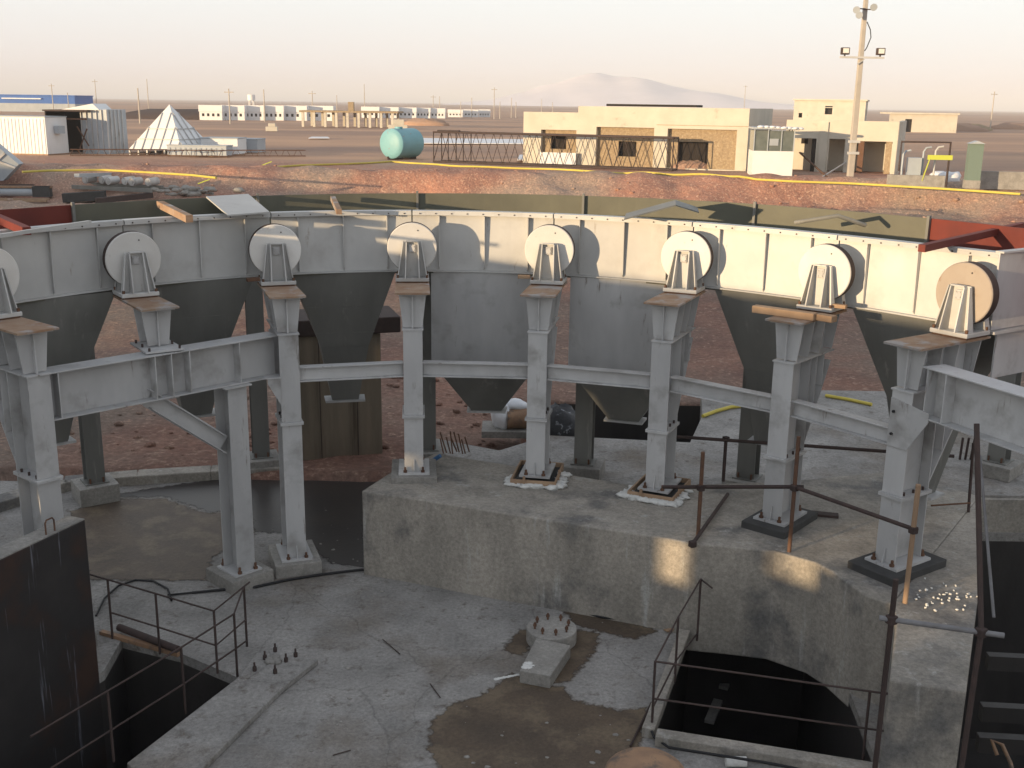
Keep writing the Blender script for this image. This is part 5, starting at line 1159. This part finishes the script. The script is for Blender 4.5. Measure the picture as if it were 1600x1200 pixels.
# utility poles
def upole(px, yt, yb, lab, arm=True):
    p = G(px, yb); h_ = (yb-yt)*mpp(p); r_ = empty('utility_pole', (p.x, p.y, 1.9), .1*(px % 3), lab, 'utility pole', 'utility poles on the plain'); rr_ = max(.12, .45*mpp(p))
    MB().tube([(0, 0, 0), (0, 0, h_)], rr_*1.25, 6, r2=rr_*.8).build('shaft', T['pole'], r_)
    if arm: MB().box((0, 0, h_-.6), (rr_*14, rr_*1.2, rr_*1.2)).build('crossarm', T['pole'], r_)
for px, yt, yb, ar, lab in ((84, 133, 176, 1, 'utility pole rising in front of the blue warehouse'), (108, 146, 176, 0, 'bare pole at the right end of the blue warehouse'), (219, 140, 193, 0, 'thin bare pole left of the pyramid hopper'),
    (233, 126, 178, 0, 'thin pole just behind the pyramid hopper'), (152, 127, 176, 1, 'pole with a small head above the ribbed bin'), (360, 141, 194, 1, 'nearest utility pole in front of the left cabins'), (414, 142, 190, 0, 'bare pole in front of the third left cabin'),
    (489, 144, 188, 1, 'utility pole at the left end of the open shed'), (527, 150, 182, 0, 'bare pole behind the open shed, left one'), (570, 134, 182, 0, 'tall thin mast behind the open shed'), (677, 150, 182, 1, 'small utility pole above the right cabins'),
    (687, 152, 182, 0, 'bare pole beside the small utility pole above the right cabins'), (720, 160, 184, 0, 'short pole above the distant cabins, left one'), (737, 154, 185, 0, 'pole above the distant cabins, right one'), (772, 139, 186, 1, 'tall utility pole left of the cream building'),
    (781, 160, 186, 0, 'short pole right beside the tall utility pole'), (799, 154, 184, 0, 'bare pole, second left of the cream building'), (806, 160, 184, 0, 'bare pole nearest the low wing of the cream building'), (846, 155, 180, 0, 'pole tip above the low wing of the cream building'),
    (863, 160, 180, 0, 'short pole tip near the step of the cream building roof'), (1162, 136, 180, 1, 'utility pole behind the right corner of the cream building'), (1547, 146, 202, 1, 'utility pole on the plain near the right edge')):
    upole(px, yt, yb, lab, ar)
p = G(394, 182); wt = empty('water_tower', (p.x, p.y, 2), 0, 'small white water tower above the left cabins', 'water tower'); h_ = 32*mpp(p)
for i, j in ((-1, -1), (1, -1), (1, 1), (-1, 1)): MB().tube([(i*.7, j*.7, 0), (i*.5, j*.5, h_*.75)], .12, 5).build('leg', T['cladw'], wt)
MB().tube([(0, 0, h_*.74), (0, 0, h_)], 1.0, 14).build('vessel', T['cladw'], wt)
for pts, lab in (([(1098, 650), (1120, 642), (1142, 636), (1165, 634)], 'short yellow hose piece on the rear floor behind the middle column'), ([(1290, 618), (1325, 624), (1362, 632)], 'yellow hose seen between the two right-hand funnel hoppers')):
    tag(MB().tube([P(x, y, .60) for x, y in pts], .035, 6).build('yellow_hose', T['yellow']), lab, 'hose')
for k_, (x0, y0, x1, y1, lab) in enumerate(((672, 1068, 688, 1090, 'thin brown stick on the floor above the big wet patch'), (598, 999, 625, 1022, 'thin wire scrap in the middle of the floor'), (520, 1180, 548, 1172, 'short lath near the bottom edge of the floor'))):
    tag(MB().tube([P(x0, y0, .012), P(x1, y1, .012)], .006, 5).build('stick', T['darksteel']), lab, 'stick')
# ------------------------------------------------------------------ loose stones on the slope and floor
m = MB(); rnd = random.Random(21)
for k_ in range(240):
    x = rnd.uniform(-34, 34); y = yrim(x)-rnd.uniform(-2, 9); s__ = rnd.choice([.04, .05, .07, .12])*rnd.uniform(.7, 1.4); m.blob((x, y, ground(x, y)+s__*.2), s__*1.3, s__, s__*.7, k_, 6, 4, .3)
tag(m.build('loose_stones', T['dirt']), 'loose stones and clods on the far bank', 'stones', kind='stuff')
m = MB()
for k_ in range(420):
    x = rnd.uniform(-9, 3); y = rnd.uniform(17.9, 26); s__ = rnd.choice([.015, .02, .03, .05, .07])*rnd.uniform(.7, 1.2); m.blob((x, y, ground(x, y)+s__*.2), s__*1.3, s__, s__*.7, k_, 6, 4, .3)
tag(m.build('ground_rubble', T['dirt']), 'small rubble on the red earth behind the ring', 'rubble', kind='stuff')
m = MB()
for k_ in range(320):
    x = rnd.uniform(-4.2, 2.2); y = rnd.uniform(9, 16); s__ = rnd.choice([.005, .007, .01, .016, .024])
    if (x < -2.0 and y < 12.2) or (x > -1.9 and y > 13) or x > 1.4: continue
    m.blob((x, y, .004), s__*1.4, s__, s__*.6, k_, 5, 4, .3)
tag(m.build('floor_grit', T['foot']), 'grit scattered on the concrete floor', 'grit', kind='stuff')
# ------------------------------------------------------------------ haze
HAZE = .0003
if HAZE:
    m_ = bpy.data.materials.new('haze'); m_.use_nodes = True; n_ = m_.node_tree; n_.nodes.clear()
    ou = n_.nodes.new('ShaderNodeOutputMaterial'); pv = n_.nodes.new('ShaderNodeVolumePrincipled')
    pv.inputs['Color'].default_value = (.90, .93, 1.0, 1); pv.inputs['Density'].default_value = HAZE; pv.inputs['Anisotropy'].default_value = -.12
    n_.links.new(pv.outputs[0], ou.inputs['Volume'])
    o = MB().box((0, 9500, 40), (29000, 27000, 100)).build('haze', m_); tag(o, 'thin pale haze over the plain', 'haze', kind='stuff')
